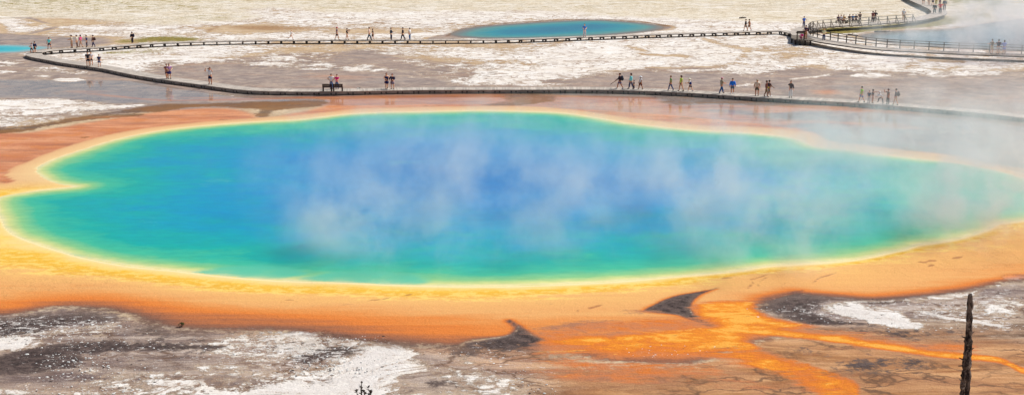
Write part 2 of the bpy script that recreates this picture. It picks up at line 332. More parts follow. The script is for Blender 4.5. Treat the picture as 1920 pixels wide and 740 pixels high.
P_('flow', 0.35, 1.2, line([(60, 236), (150, 224), (250, 216), (330, 207)], 2.2)); P_('flow', 0.35, 1.4, ell(40, 252, 30, 4)); P_('flow', 0.3, 1.0, ell(375, 205, 40, 3))
P_('salmon', 1.0, 1.0, line([(175, 176), (240, 183), (300, 188), (380, 188), (460, 186), (560, 183), (640, 184)], 1.0, 2.4)); P_('salmon', 0.5, 2.0, ell(160, 172, 50, 4)); P_('salmon', 0.5, 2.0, line([(300, 180), (400, 183), (520, 181)], 3))
# warm shore behind the spring
P_('salmon', 1.0, 1.4, [(-200, 258), (40, 249), (100, 240), (200, 224), (280, 212), (360, 204), (430, 204), (470, 212), (500, 226), (540, 214), (600, 202), (615, 190), (640, 180), (900, 176), (1000, 178), (1240, 182), (1330, 190), (1450, 196), (1530, 200), (1700, 208), (1760, 216), (1500, 222), (1540, 250), (1560, 290), (1980, 340), (1980, 380), (60, 330), (-200, 420)])
P_('dark', 0.7, 1.4, [(1234, 182), (1330, 184), (1440, 190), (1520, 198), (1440, 198), (1330, 196), (1260, 198)]); P_('salmon', 0.25, 1.2, [(1234, 182), (1330, 184), (1440, 190), (1540, 198), (1440, 199), (1330, 197), (1260, 198)])
P_('salmon', 0.1, 2.4, [(1300, 206), (1440, 202), (1560, 208), (1700, 212), (1950, 214), (2200, 240), (2200, 300), (1900, 290), (1700, 270), (1520, 250), (1440, 222)]); P_('mauve', 1, 3, [(1200, 190), (1440, 196), (1560, 208), (1950, 214), (2200, 240), (2200, 330), (1900, 315), (1700, 285), (1520, 260), (1300, 230)])
P_('sinter', -1, 2, [(1200, 186), (1440, 190), (1560, 204), (1950, 214), (2200, 240), (2200, 350), (1900, 330), (1700, 300), (1520, 260), (1200, 240)])
P_('salmon', 0.9, 1.2, line([(1430, 208), (1540, 202), (1700, 206), (1760, 210)], 5, 2)); P_('salmon', 0.7, 1.8, line([(1440, 232), (1520, 228), (1600, 232), (1720, 240)], 4)); P_('salmon', 0.45, 2.5, line([(1600, 258), (1740, 270), (1900, 290), (2000, 310)], 4))
P_('dark', 0.7, 1.0, [(940, 174), (1000, 174), (1050, 180), (1030, 192), (960, 200), (880, 206), (872, 200), (930, 192), (944, 182)]); P_('brown', 0.6, 1.2, [(930, 174), (1060, 176), (1040, 196), (900, 208), (870, 202), (925, 192)])
P_('dark', 0.5, 0.8, line([(480, 182), (560, 184), (620, 186), (700, 186)], 2.0, 1)); P_('dark', 0.55, 0.7, line([(500, 222), (600, 214), (700, 204), (760, 201), (830, 198)], 1.0)); P_('dark', 0.7, 0.5, ell(424, 224, 14, 1.4)); P_('dark', 0.6, 0.4, ell(155, 258, 14, 1.5)); P_('dark', 0.6, 0.4, ell(565, 217, 9, 1.4)); P_('dark', 0.5, 0.4, ell(358, 236, 5, 1))
P_('dark', 0.6, 0.9, line([(1110, 192), (1200, 188), (1260, 184)], 1.0)); P_('dark', 0.4, 1.4, ell(1280, 222, 30, 3)); P_('dark', 0.45, 1.2, ell(1050, 196, 26, 3))
P_('dark', 0.65, 0.35, line([(-20, 343), (20, 341), (40, 342)], 2)); P_('dark', 0.6, 0.3, line([(0, 357), (60, 353), (88, 348)], 1.6))
P_('salmon', 1.0, 1.2, ell(-20, 330, 60, 30))
P_('sinter', -1.0, 1.2, [(-200, 262), (0, 250), (200, 222), (330, 205), (480, 190), (640, 178), (1000, 176), (1300, 182), (1500, 192), (1700, 208), (2200, 250), (2200, 380), (1500, 270), (1200, 240), (600, 230), (60, 330), (-200, 420)])
# wet film
P_('wet', 0.85, 1.6, [(-200, 150), (120, 150), (260, 150), (390, 170), (480, 175), (640, 174), (1000, 172), (1300, 178), (1500, 188), (1700, 204), (2200, 250), (2200, 380), (1700, 280), (1500, 246), (1300, 222), (1200, 214), (900, 198), (640, 200), (480, 190), (300, 194), (100, 200), (-200, 210)])
P_('wet', 0.55, 3.0, [(200, 128), (430, 124), (700, 134), (860, 146), (1000, 155), (1200, 134), (1500, 134), (1950, 146), (2200, 150), (2200, 232), (1600, 186), (1200, 162), (480, 160)])
P_('wet', 0.6, 2.0, [(-80, 66), (40, 64), (195, 71), (205, 84), (100, 92), (-80, 104)])
P_('wet', 0.0, 1.0, [(-150, 188), (110, 186), (205, 196), (240, 199), (140, 211), (60, 216), (-150, 240)])
# --- front of the spring
fr_edge0 = [(-300, 600), (0, 588), (60, 578), (120, 571), (200, 574), (260, 590), (320, 604), (400, 607), (480, 608), (560, 612), (640, 622), (700, 628), (780, 634), (860, 636), (940, 640), (1024, 646)]
fr_edge = [(x, y + (15 if 240 < x < 900 else 4 if x < 60 else 8 if x < 240 else 0)) for x, y in fr_edge0]
P_('front', 1.0, 1.3, fr_edge + [(1040, 665), (1100, 690), (1300, 690), (1420, 640), (1500, 625), (1440, 600), (1415, 575), (1440, 560), (1490, 548), (1560, 556), (1640, 560), (1760, 553), (1820, 545), (1880, 530), (1960, 520), (2400, 520), (2400, 1100), (-300, 1100)], sm=False)
P_('front', 1.0, 0.3, [(1208, 581), (1228, 570), (1248, 560), (1276, 552), (1305, 547), (1350, 538), (1318, 550), (1302, 562), (1296, 574), (1304, 589), (1342, 606), (1334, 611), (1300, 600), (1270, 590), (1216, 584)])
P_('front', 1.0, 0.3, [(950, 601), (956, 599), (962, 603), (975, 611), (1000, 627), (1027, 642), (1022, 652), (960, 656), (880, 652), (880, 640), (940, 632), (962, 622), (966, 612)])
P_('sinter', -1.0, 2, [(-300, 560), (2400, 500), (2400, 1100), (-300, 1100)], sm=False)
P_('mauve', 0.55, 3, [(-300, 560), (240, 560), (700, 620), (1000, 600), (1100, 700), (700, 760), (-300, 760)]); P_('mauve', 0.7, 2, [(1420, 550), (1920, 530), (1920, 630), (1700, 630), (1500, 610)])
P_('sinter', 0.22, 0.8, [(-60, 632), (20, 622), (120, 612), (220, 598), (238, 608), (200, 628), (100, 632), (0, 645)]); P_('sinter', 0.55, 1.0, [(-60, 636), (70, 628), (86, 640), (40, 660), (-60, 665)])
P_('sinter', 0.32, 1.2, [(380, 634), (480, 616), (560, 613), (640, 622), (716, 630), (700, 650), (620, 660), (520, 680), (440, 690), (330, 700), (400, 670)])
P_('sinter', 0.75, 1.0, [(-60, 770), (-40, 742), (70, 708), (160, 698), (165, 703), (100, 730), (40, 770)]); P_('sinter', 0.15, 1.5, [(60, 700), (260, 690), (420, 700), (440, 760), (60, 760)])
P_('sinter', 0.75, 2.2, [(430, 760), (444, 718), (480, 703), (560, 697), (610, 684), (660, 672), (700, 668), (740, 655), (790, 652), (806, 664), (800, 676), (838, 692), (826, 702), (780, 708), (770, 722), (800, 734), (840, 742), (840, 760)]); P_('sinter', 0.9, 0.8, [(640, 680), (690, 690), (760, 660), (700, 650)])
P_('sinter', 0.5, 1.0, [(860, 770), (850, 708), (880, 706), (950, 730), (1000, 770)]); P_('sinter', 0.1, 1.5, [(840, 690), (900, 676), (990, 720), (1000, 760), (860, 760)])
P_('brown', 0.4, 2, ell(1060, 715, 160, 26)); P_('brown', 0.3, 2, ell(880, 660, 80, 20)); P_('brown', 0.3, 2, ell(1550, 640, 160, 14))
P_('sinter', 0.5, 0.8, [(1535, 577), (1590, 562), (1640, 572), (1700, 588), (1738, 612), (1700, 618), (1640, 606), (1560, 590)]); P_('sinter', 0.8, 0.5, [(1556, 582), (1600, 576), (1680, 598), (1735, 612), (1690, 614), (1610, 598)])
P_('sinter', 0.55, 0.7, [(1604, 561), (1700, 557), (1810, 543), (1870, 530), (1884, 538), (1790, 558), (1700, 566), (1620, 568)]); P_('sinter', 0.15, 1.2, [(1720, 585), (1800, 570), (1920, 550), (1920, 590), (1800, 590)])
P_('sinter', 0.85, 0.4, line([(1724, 584), (1780, 596), (1840, 604), (1900, 616)], 3.5, 4)); P_('sinter', 0.9, 0.4, ell(1900, 520, 26, 6)); P_('mauve', 0.2, 3, [(1640, 620), (1920, 590), (1990, 760), (1600, 760)])
attr('speck'); P_('speck', 1, 2, [(-60, 592), (120, 584), (240, 590), (250, 612), (120, 640), (-60, 650)]); P_('speck', 1, 2, [(340, 640), (480, 606), (640, 625), (740, 634), (700, 690), (520, 720), (200, 730), (60, 700), (250, 670)]); P_('speck', 0.6, 2, [(80, 640), (400, 640), (420, 720), (0, 740)])
P_('speck', 0.7, 2, [(740, 650), (1000, 650), (1080, 740), (840, 760)]); P_('speck', 1, 1.5, [(1440, 580), (1560, 560), (1760, 560), (1900, 530), (1920, 620), (1740, 610), (1560, 605)]); P_('speck', 0.75, 1.5, ell(1230, 640, 130, 18))
# dark crusts
P_('dark', 1.0, 1.0, [(-60, 615), (0, 600), (60, 590), (140, 584), (220, 590), (230, 600), (120, 612), (40, 625), (-60, 640)]); P_('dark', 0.55, 1.8, [(60, 575), (140, 566), (230, 572), (300, 600), (420, 612), (440, 622), (330, 640), (200, 640), (240, 600)])
P_('dark', 0.85, 1.0, [(-60, 690), (0, 668), (90, 645), (200, 640), (330, 640), (420, 650), (300, 662), (200, 660), (140, 690), (60, 702), (-60, 716)]); P_('dark', 0.5, 1.0, ell(330, 672, 60, 10)); P_('dark', 0.9, 0.8, [(560, 645), (640, 650), (690, 655), (640, 668), (560, 680), (540, 668)])
P_('dark', 1.0, 0.7, [(460, 600), (500, 600), (560, 612), (640, 624), (560, 618)]); P_('dark', 0.9, 0.5, line([(520, 650), (580, 640), (640, 640)], 3)); P_('dark', 0.7, 1.2, [(640, 655), (690, 648), (740, 640), (820, 650), (700, 662)])
P_('dark', 0.95, 0.3, [(950, 601), (956, 599), (962, 603), (975, 611), (1000, 627), (1027, 642), (1022, 652), (960, 656), (880, 652), (880, 640), (940, 632), (962, 622), (966, 612)])
P_('dark', 0.8, 1.0, [(640, 630), (700, 634), (780, 642), (860, 644), (930, 644), (1024, 646), (1020, 650), (960, 655), (860, 652), (760, 645), (680, 636)]); P_('dark', 0.55, 1.5, [(800, 645), (960, 655), (1000, 665), (900, 670), (800, 668)]); P_('dark', 0.75, 1.0, [(790, 718), (840, 710), (900, 722), (920, 736), (860, 740), (800, 732)])
P_('dark', 1.0, 0.3, [(1208, 581), (1228, 570), (1248, 560), (1276, 552), (1305, 547), (1350, 538), (1318, 550), (1302, 562), (1296, 574), (1304, 589), (1342, 606), (1334, 611), (1300, 600), (1270, 590), (1216, 584)])
P_('dark', 0.95, 0.8, [(1418, 575), (1440, 562), (1490, 545), (1520, 552), (1600, 562), (1700, 562), (1640, 572), (1560, 560), (1535, 578), (1560, 595), (1640, 608), (1560, 610), (1500, 606), (1450, 592)]); P_('dark', 0.5, 1.5, [(1600, 610), (1740, 615), (1920, 600), (1920, 620), (1700, 640), (1560, 620)]); P_('dark', 0.5, 1, [(1740, 572), (1860, 545), (1920, 530), (1920, 545), (1840, 565)])
P_('dark', 0.55, 1.5, [(1460, 650), (1560, 660), (1700, 668), (1740, 690), (1600, 700), (1520, 676)])

# --- warm rings round the spring, as nested outlines 1 rust, 2 orange, 3 peach, 4 gold, 5 cream, 6 water's edge
topo = [(2300, 420), (2300, 330), (1930, 318), (1800, 293), (1700, 283), (1620, 274), (1560, 266), (1515, 248), (1400, 238), (1320, 236), (1250, 229), (1180, 222), (1120, 213), (1060, 205), (1000, 201), (900, 200), (800, 202), (700, 204), (640, 208), (560, 217), (500, 221), (400, 228), (300, 238), (220, 250), (150, 268), (100, 284), (60, 300), (20, 318), (8, 332), (20, 345), (-60, 362)]
def ring(lower, up): return [(x, y + up) for x, y in topo] + lower
C1 = ring([(-300, 600), (0, 592), (60, 582), (120, 574), (200, 577), (260, 592), (320, 606), (400, 611), (480, 610), (560, 614), (640, 624), (700, 632), (780, 640), (860, 642), (930, 636), (1000, 636), (1100, 665), (1280, 690), (1440, 668), (1560, 640), (1640, 600), (1660, 578), (1760, 556), (1860, 545), (1940, 535), (2300, 510)], -3)
C1 = [(x, y + (17 if 240 < x < 900 and y > 500 else 8 if x <= 240 and y > 500 else 0)) for x, y in C1]
C2 = ring([(-300, 590), (0, 578), (80, 565), (180, 561), (280, 570), (380, 584), (500, 592), (640, 600), (740, 612), (840, 622), (900, 628), (1020, 640), (1100, 654), (1280, 670), (1420, 640), (1430, 600), (1420, 572), (1450, 558), (1560, 552), (1640, 560), (1760, 548), (1860, 532), (1940, 520), (2300, 500)], -2)
C3 = ring([(-300, 560), (0, 548), (120, 546), (220, 548), (320, 560), (420, 570), (520, 576), (640, 578), (760, 584), (900, 590), (1000, 592), (1100, 590), (1200, 590), (1290, 575), (1340, 566), (1400, 556), (1480, 540), (1560, 545), (1640, 548), (1740, 536), (1850, 520), (1940, 505), (2300, 480)], -1)
C4 = ring([(-300, 520), (0, 505), (60, 508), (100, 513), (200, 521), (300, 536), (400, 546), (500, 553), (640, 557), (760, 561), (900, 561), (1000, 557), (1100, 550), (1200, 542), (1280, 534), (1350, 524), (1440, 512), (1520, 506), (1600, 497), (1700, 476), (1760, 464), (1850, 446), (1920, 424), (1960, 414), (2300, 420)], 2)
C5 = [(x, y + (4.5 if y > 360 else -2)) for x, y in pool_px]
cs = [sdf(wpoly(c), px_, py_, 40.0) for c in (C1, C2, C3, C4, C5)] + [dpool]
ringv = np.where(cs[0] > 0, 1.0, 0.0) - np.where(cs[0] > 0, 0, np.clip(-cs[0] / 1.5, 0, 1)) * 0 + np.where(cs[0] > 0, 0, np.clip(1 + cs[0] / 1.5, 0, 1))
for i in range(5):
    a, b = cs[i], cs[i + 1]
    m = (a > 0)
    for j in range(i): m &= cs[j] > 0
    t = np.where(b > 0, 1.0, np.clip(a / np.maximum(a - b, 1e-3), 0, 1))
    ringv = np.where(m & (ringv >= i + 1 - 1e-6), i + 1 + t, ringv)
A['ring'] = (ringv / 6.0).astype(np.float32)
# the front dark wedges and crusts stay out of the rings
kf = np.clip(A['front'], 0, 1) * (dpool < -3)
side = (W(0, 400)[1] > py_)            # camera side of the spring's middle
A['ring'] = np.where(side, A['ring'] * (1 - kf), A['ring']).astype(np.float32)
# rear: the rings are only cream and peach over the salmon flat
A['rear'] = sstep(py_ - W(0, 350)[1], 3.0).astype(np.float32)
for q in ([(1097, 577), (1110, 574), (1130, 569), (1128, 573), (1108, 579)], [(1077, 591), (1083, 580), (1086, 580), (1081, 590)], line([(1402, 540), (1412, 530), (1406, 524), (1428, 518), (1446, 510)], 1.8, 0.8), line([(1420, 538), (1424, 528), (1440, 518)], 1.0), line([(1524, 530), (1536, 520), (1556, 515), (1571, 510)], 1.6, 1.0), line([(1466, 535), (1474, 529)], 0.8), line([(1720, 490), (1735, 492), (1742, 488), (1757, 488)], 1.6), line([(1740, 498), (1752, 496)], 2), line([(1784, 484), (1806, 481)], 1.8), line([(690, 563), (720, 560), (735, 557)], 1.0), line([(760, 553), (772, 551)], 1.4), line([(530, 563), (545, 561), (560, 566)], 0.9), line([(1130, 598), (1143, 602)], 1.0), line([(1350, 522), (1375, 519)], 1.4), line([(1440, 562), (1490, 548), (1508, 543)], 2.0)):
    P_('scrap', 1.0, 0.12, q, False)
# orange runoff channels
P_('flow', 0.62, 1.6, [(1022, 640), (1100, 634), (1200, 628), (1300, 620), (1345, 606), (1300, 592), (1210, 584), (1150, 592), (1060, 610), (1010, 622)])
P_('flow', 0.95, 0.6, [(1306, 566), (1360, 563), (1418, 566), (1419, 580), (1440, 590), (1490, 604), (1524, 611), (1480, 616), (1400, 640), (1440, 655), (1500, 679), (1560, 699), (1600, 714), (1612, 740), (1616, 790), (1560, 790), (1520, 738), (1470, 712), (1380, 688), (1290, 672), (1230, 664), (1120, 664), (1050, 660), (1024, 642), (1100, 632), (1200, 626), (1300, 619), (1345, 610), (1318, 598), (1302, 586), (1298, 575)])
P_('flow', 1.0, 0.4, line([(1030, 641), (1120, 637), (1220, 630), (1340, 620), (1420, 614), (1480, 611)], 3)); P_('flow', 1.0, 0.3, line([(1400, 645), (1460, 663), (1530, 688), (1590, 710), (1608, 742)], 4))
P_('flow', 0.62, 1.2, [(1440, 610), (1520, 612), (1620, 622), (1720, 640), (1830, 652), (1840, 662), (1720, 660), (1600, 648), (1500, 636), (1400, 630)]); P_('flow', 1.0, 0.3, line([(1430, 622), (1520, 630), (1600, 640), (1680, 653), (1760, 664), (1830, 669), (1880, 676), (1930, 696), (2050, 730)], 5, 6)); P_('flow', 0.62, 2.0, [(1022, 655), (1100, 664), (1300, 668), (1400, 696), (1480, 720), (1440, 735), (1300, 705), (1180, 712), (1060, 692), (1020, 676)])
P_('flow', 0.1, 1.0, line([(1260, 676), (1340, 682), (1440, 712), (1480, 735)], 3, 6)); P_('flow', 0.15, 1.2, line([(1050, 672), (1100, 668), (1150, 676)], 5)); P_('flow', 0.1, 1.0, line([(1450, 654), (1520, 668), (1600, 690)], 7, 9))
P_('flow', 0.7, 0.8, ell(1790, 650, 40, 4)); P_('flow', 0.6, 1.2, ell(1905, 522, 40, 6))
P_('flow', 0.25, 1.4, [(1460, 640), (1540, 652), (1640, 664), (1620, 672), (1520, 662)])
attr('warm'); P_('warm', 1.0, 5, [(1000, 640), (1100, 650), (1480, 610), (1920, 640), (2100, 690), (2100, 800), (1100, 800), (1020, 720)]); P_('warm', 0.55, 2, [(240, 600), (500, 606), (760, 640), (980, 640), (1010, 690), (700, 660), (400, 625), (240, 615)])
P_('flow', 0.55, 3.0, [(1030, 650), (1200, 668), (1330, 672), (1480, 716), (1500, 740), (1300, 725), (1100, 712), (1040, 700)])
# orange bacterial mat strip along the camera side of the near walkway
npth, _ = spline([W(x, y, 0) for x, y in near_px], 1.0)
dl = np.full(NV, 99.0); 
for (ax, ay), (bx, by) in zip(npth[:-1], npth[1:]):
    m = (np.abs(px_ - ax) < 6) & (np.abs(py_ - ay) < 6)
    X, Y = px_[m], py_[m]; ex, ey = bx - ax, by - ay; L = ex * ex + ey * ey
    t = np.clip(((X - ax) * ex + (Y - ay) * ey) / L, 0, 1); d = np.hypot(X - ax - t * ex, Y - ay - t * ey)
    s_ = np.sign(ex * (Y - ay) - ey * (X - ax))
    dl[m] = np.where(d < np.abs(dl[m]), d * np.where(s_ == 0, 1, s_), dl[m])
# points run from +x to -x, so the camera side is on the left hand (positive)
st = sstep(dl - 0.3, 0.4) * sstep(2.9 - dl, 0.7) * (dl < 20)
u_ = (px_ / 130 + 1) / 2
xw = np.array([W(140, 140)[0], W(240, 150)[0], W(900, 175)[0], W(960, 175)[0], W(1050, 175)[0], W(1230, 180)[0], W(1380, 185)[0], W(1420, 188)[0], W(1700, 205)[0], W(1760, 205)[0]])
st *= np.interp(px_, xw, [0, 0.6, 0.95, 0.15, 0.85, 0.5, 0.5, 1.2, 0.8, 0.05])
A['strip'] = np.clip(st, 0, 1).astype(np.float32)

# surface: the camera's hill in front, a basin under each pool
z = np.zeros(NV)
z += np.interp(py_, [-400, -20, 0, 44], [34, 21.5, 19.1, 0.0])
z += np.where(py_ > 270, (py_ - 270) * 0.012, 0)
z -= 2.2 * sstep(dpool - 2.0, 1.6)
z += np.where(py_ < 60, 0.06 * np.sin(px_ * 0.6) * np.cos(py_ * 0.5), 0) * 1.0
pool2_px = [(846, 66), (866, 56), (900, 50), (960, 45), (1020, 41), (1080, 38.5), (1130, 38), (1190, 42), (1230, 47), (1244, 52), (1225, 58), (1180, 63), (1120, 68), (1060, 71), (960, 73), (890, 72)]
pool3_px = [(-260, 90), (-60, 86), (0, 84), (50, 85), (90, 88), (95, 90.5), (60, 96), (30, 99), (-60, 102), (-260, 106)]
pool4_px = [(1612, 68), (1660, 60), (1720, 57), (1790, 54), (1850, 44), (1920, 36), (2060, 24), (2260, 20), (2300, 60), (2100, 92), (1920, 96), (1800, 91), (1710, 86), (1650, 78)]
P2, P3, P4 = wpoly(pool2_px), wpoly(pool3_px), wpoly(pool4_px)
d2, d3, d4 = (sdf(p, px_, py_, 20.0) for p in (P2, P3, P4))
for d in (d2, d3, d4): z -= 1.2 * sstep(d - 1.4, 1.2)
A['rim'] = np.maximum(np.maximum(d2, d4), -20).astype(np.float32)
P_('sinter', -0.7, 1.5, pool4_px)

nx, ny = len(xs), len(ys)
me = bpy.data.meshes.new('ground')
me.vertices.add(NV); me.vertices.foreach_set('co', np.stack([px_, py_, z], 1).astype(np.float32).ravel())
ii = (np.arange(ny - 1)[:, None] * nx + np.arange(nx - 1)[None, :]).ravel()
quads = np.stack([ii, ii + 1, ii + nx + 1, ii + nx], 1).astype(np.int32)
me.loops.add(quads.size); me.loops.foreach_set('vertex_index', quads.ravel())
me.polygons.add(len(quads)); me.polygons.foreach_set('loop_start', np.arange(0, quads.size, 4, dtype=np.int32))
me.polygons.foreach_set('use_smooth', np.ones(len(quads), bool))
me.update(); me.validate()
for k, v in A.items():
    a = me.attributes.new(k, 'FLOAT', 'POINT'); a.data.foreach_set('value', np.ascontiguousarray(v, dtype=np.float32))

# --- ground material
g = NT('thermal_ground')
nA = g.noise(0.16, 8, 0.62, 0.6)             # broad mottling
nB = g.noise(0.55, 8, 0.68, 0.4, off=(31, 7, 3))
nC = g.noise(2.6, 6, 0.7, off=(5, 51, 9))
nF = g.noise(9.0, 4, 0.7, off=(15, 1, 2))
nS = g.noise(0.3, 7, 0.65, 0.8, sx=0.28, sy=1.0, off=(9, 9, 0), rot=0.12)   # streaks that follow the drainage
c0 = lambda v: g.math('SUBTRACT', v, 0.5)
mA, mB, mC, mS = c0(nA), c0(nB), c0(nC), c0(nS)
sin_ = g.attr('sinter'); mau = g.attr('mauve')
# tan flats, and wet flats with sky reflection painted in as mauve
tan = g.mix(g.rng(nB, 0.35, 0.65), lin(196, 166, 130), lin(226, 202, 168))
tan = g.mix(g.rng(nC, 0.45, 0.7, 0, 0.6), tan, lin(172, 142, 116))
mv = g.mix(g.rng(nB, 0.35, 0.65), lin(152, 136, 128), lin(190, 170, 154))
mv = g.mix(g.rng(nS, 0.5, 0.68, 0, 0.55), mv, lin(198, 164, 140))
mv = g.mix(g.rng(nC, 0.35, 0.6, 0.35, 0), mv, lin(126, 112, 106))
col = g.mix(g.rng(g.math('MULTIPLY_ADD', mA, 0.9, mau), 0.35, 0.75), tan, mv)
brn = g.mix(g.rng(nC, 0.35, 0.65), lin(142, 104, 72), lin(188, 150, 108))
col = g.mix(g.math('MULTIPLY', g.rng(g.math('ADD', g.attr('brown'), g.math('MULTIPLY', mB, 1.4)), 0.25, 0.7), 0.85), col, brn)
# front flat base
nT = g.noise(0.5, 8, 0.72, 1.0, sx=0.22, sy=1.1, off=(19, 9, 0), rot=-0.1)
fb = g.mix(g.rng(nS, 0.36, 0.64), lin(112, 90, 74), lin(184, 156, 132))
fb = g.mix(g.rng(nT, 0.48, 0.62, 0, 0.85), fb, lin(212, 190, 168))
fb = g.mix(g.rng(nT, 0.46, 0.34, 0, 0.7), fb, lin(98, 78, 66))
fb = g.mix(g.rng(nB, 0.42, 0.62, 0, 0.8), fb, lin(196, 172, 148))
fb = g.mix(g.rng(g.math('MULTIPLY_ADD', mC, 0.5, mau), 0.25, 0.7, 0, 0.7), fb, g.mix(g.rng(nT, 0.36, 0.62), lin(112, 98, 102), lin(184, 168, 160)))
fr = g.attr('front')
fb = g.mix(g.rng(g.math('MULTIPLY_ADD', mS, 1.2, g.attr('warm')), 0.2, 0.8, 0, 0.75), fb, g.mix(g.rng(nT, 0.36, 0.64), lin(164, 104, 60), lin(220, 160, 100)))
col = g.mix(g.rng(g.math('ADD', g.math('MULTIPLY', mB, 1.0), g.math('MULTIPLY_ADD', mC, 0.9, fr)), 0.38, 0.6), col, fb)
# branching drainage cracks on the front flat
wv = g.n('ShaderNodeVectorMath', operation='ADD'); g.put(wv.inputs[0], g.pos()); g.put(wv.inputs[1], g.mix(1.0, g.noise(0.5, 4, out='Color'), (3.2, 3.2, 3.2, 1), 'MULTIPLY'))
cr = g.voro(0.45, 'DISTANCE_TO_EDGE', vec=wv.outputs[0], sx=0.45, sy=1.6)
crk = g.math('MULTIPLY', g.rng(cr, 0.0, 0.085, 1, 0), fr)
crk = g.math('MULTIPLY', crk, g.rng(nA, 0.40, 0.56, 0.1, 0.85))
col = g.mix(crk, col, lin(112, 84, 66))
# white sinter
wn = g.math('ADD', g.math('MULTIPLY', mA, 1.3), g.math('ADD', g.math('MULTIPLY', mB, 1.5), g.math('MULTIPLY', mC, 1.1)))
wn = g.math('ADD', wn, g.math('MULTIPLY', c0(g.noise(0.8, 7, 0.68, 1.2, off=(71, 3, 4))), 1.4))
wn = g.math('ADD', wn, g.math('MULTIPLY', g.math('MULTIPLY', c0(nT), fr), 1.5))
wf = g.rng(g.math('MULTIPLY_ADD', wn, 1.4, sin_), 0.15, 0.38)
halo = g.math('MULTIPLY', g.rng(g.math('MULTIPLY_ADD', wn, 1.5, sin_), -0.15, 0.2, 0, 0.7), g.rng(nC, 0.3, 0.55, 0.35, 1.0))
col = g.mix(halo, col, g.mix(g.rng(nB, 0.4, 0.6), lin(164, 130, 100), lin(206, 182, 154)))
white = g.mix(g.rng(nB, 0.3, 0.7), lin(242, 232, 218), lin(255, 251, 245))
white = g.mix(g.rng(nS, 0.52, 0.66, 0, 0.55), white, lin(226, 208, 186))
white = g.mix(g.rng(nC, 0.46, 0.7, 0, 0.5), white, lin(214, 194, 168))
rid = g.math('ABSOLUTE', c0(g.noise(0.22, 6, 0.6, 1.5, off=(3, 44, 8))))
vein = g.math('MULTIPLY', g.rng(rid, 0.0, 0.045, 0.9, 0), g.rng(nB, 0.36, 0.56))
white = g.mix(vein, white, lin(160, 128, 100))
col = g.mix(wf, col, white)
# dry far plain
dry = g.mix(g.rng(nB, 0.38, 0.66), lin(243, 233, 215), lin(224, 207, 178))
tuft = g.voro(1.3, out=0)
dry = g.mix(g.math('MULTIPLY', g.rng(tuft, 0.12, 0.34, 0.7, 0), g.rng(nA, 0.35, 0.6, 0.2, 1)), dry, lin(150, 126, 80))
dry = g.mix(g.rng(nC, 0.52, 0.64, 0, 0.65), dry, lin(178, 152, 104))
dry = g.mix(g.rng(g.noise(0.42, 6, 0.8, 0.3, sx=0.7, off=(3, 3, 30)), 0.52, 0.62, 0, 0.7), dry, lin(186, 164, 120))
dry = g.mix(g.rng(g.noise(0.3, 6, 0.75, 0.3, sx=0.6, off=(13, 3, 30)), 0.60, 0.68, 0, 0.8), dry, lin(136, 116, 66))
dry = g.mix(g.rng(g.noise(0.25, 6, 0.75, 0.6, sx=0.5, off=(13, 33, 30)), 0.54, 0.62, 0, 0.8), dry, lin(250, 243, 232))
df = g.attr('dry')
col = g.mix(g.rng(g.math('ADD', df, g.math('MULTIPLY', mB, 1.3)), 0.35, 0.75), col, dry)
ol = g.mix(g.rng(nC, 0.35, 0.65), lin(104, 98, 36), lin(166, 148, 78))
ol = g.mix(g.rng(nF, 0.5, 0.65, 0, 0.6), ol, lin(196, 178, 128))
on = g.math('ADD', g.math('MULTIPLY', mB, 1.5), g.math('MULTIPLY', mC, 1.6))
col = g.mix(g.rng(g.math('ADD', g.attr('olive'), on), 0.40, 0.72), col, ol)
# dark crust
dn = g.math('ADD', g.math('MULTIPLY', mB, 1.6), g.math('ADD', g.math('MULTIPLY', mC, 1.3), g.math('MULTIPLY', mS, 1.2)))
dk = g.mix(g.rng(nC, 0.35, 0.65), lin(64, 54, 52), lin(108, 92, 86))
dfac = g.rng(g.math('ADD', g.attr('dark'), dn), 0.36, 0.72)
# salmon and rear shore
sal = g.mix(g.rng(nS, 0.38, 0.62), lin(200, 128, 92), lin(228, 162, 120))
sal = g.mix(g.rng(nB, 0.46, 0.66, 0, 0.7), sal, lin(214, 134, 78))
sal = g.mix(g.rng(g.noise(0.5, 8, 0.75, 0.6, sx=0.2, sy=1.0, off=(21, 7, 4), rot=0.15), 0.50, 0.64, 0, 0.6), sal, lin(168, 116, 92))
sal = g.mix(g.rng(nC, 0.5, 0.75, 0, 0.3), sal, lin(172, 118, 100))
col = g.mix(g.rng(g.math('ADD', g.attr('salmon'), g.math('MULTIPLY', mS, 0.8)), 0.2, 0.85), col, sal)
col = g.mix(g.math('MULTIPLY', g.math('MULTIPLY', dfac, 0.85), g.math('SUBTRACT', 1.0, fr)), col, g.mix(g.rng(nS, 0.36, 0.6, 0.15, 0.95), dk, lin(140, 94, 48)))
# rings
rv = g.attr('ring'); rear = g.attr('rear')
nW = g.noise(0.9, 8, 0.7, 0.6, sx=0.09, sy=1.0, off=(2, 77, 4), rot=0.03)
rn = g.math('ADD', rv, g.math('MULTIPLY', mS, 0.12)); rn = g.math('ADD', rn, g.math('MULTIPLY', mC, 0.06))
rn = g.math('ADD', rn, g.math('MULTIPLY', g.math('MULTIPLY', c0(nW), g.rng(rv, 0.95, 0.5, 0.05, 0.30)), 1.0))
L_ = lambda *c: lin(*c)
front_r = g.ramp(rn, [(0.0, L_(118, 92, 82)), (0.16, L_(124, 92, 78)), (0.23, L_(160, 104, 76)), (0.30, L_(202, 120, 68)), (0.36, L_(228, 132, 60)), (0.44, L_(230, 148, 78)), (0.54, L_(234, 172, 106)), (0.67, L_(240, 186, 112)), (0.72, L_(236, 180, 70)), (0.78, L_(240, 188, 68)), (0.82, L_(246, 212, 132)), (0.92, L_(247, 230, 178)), (1.0, L_(214, 206, 110))])
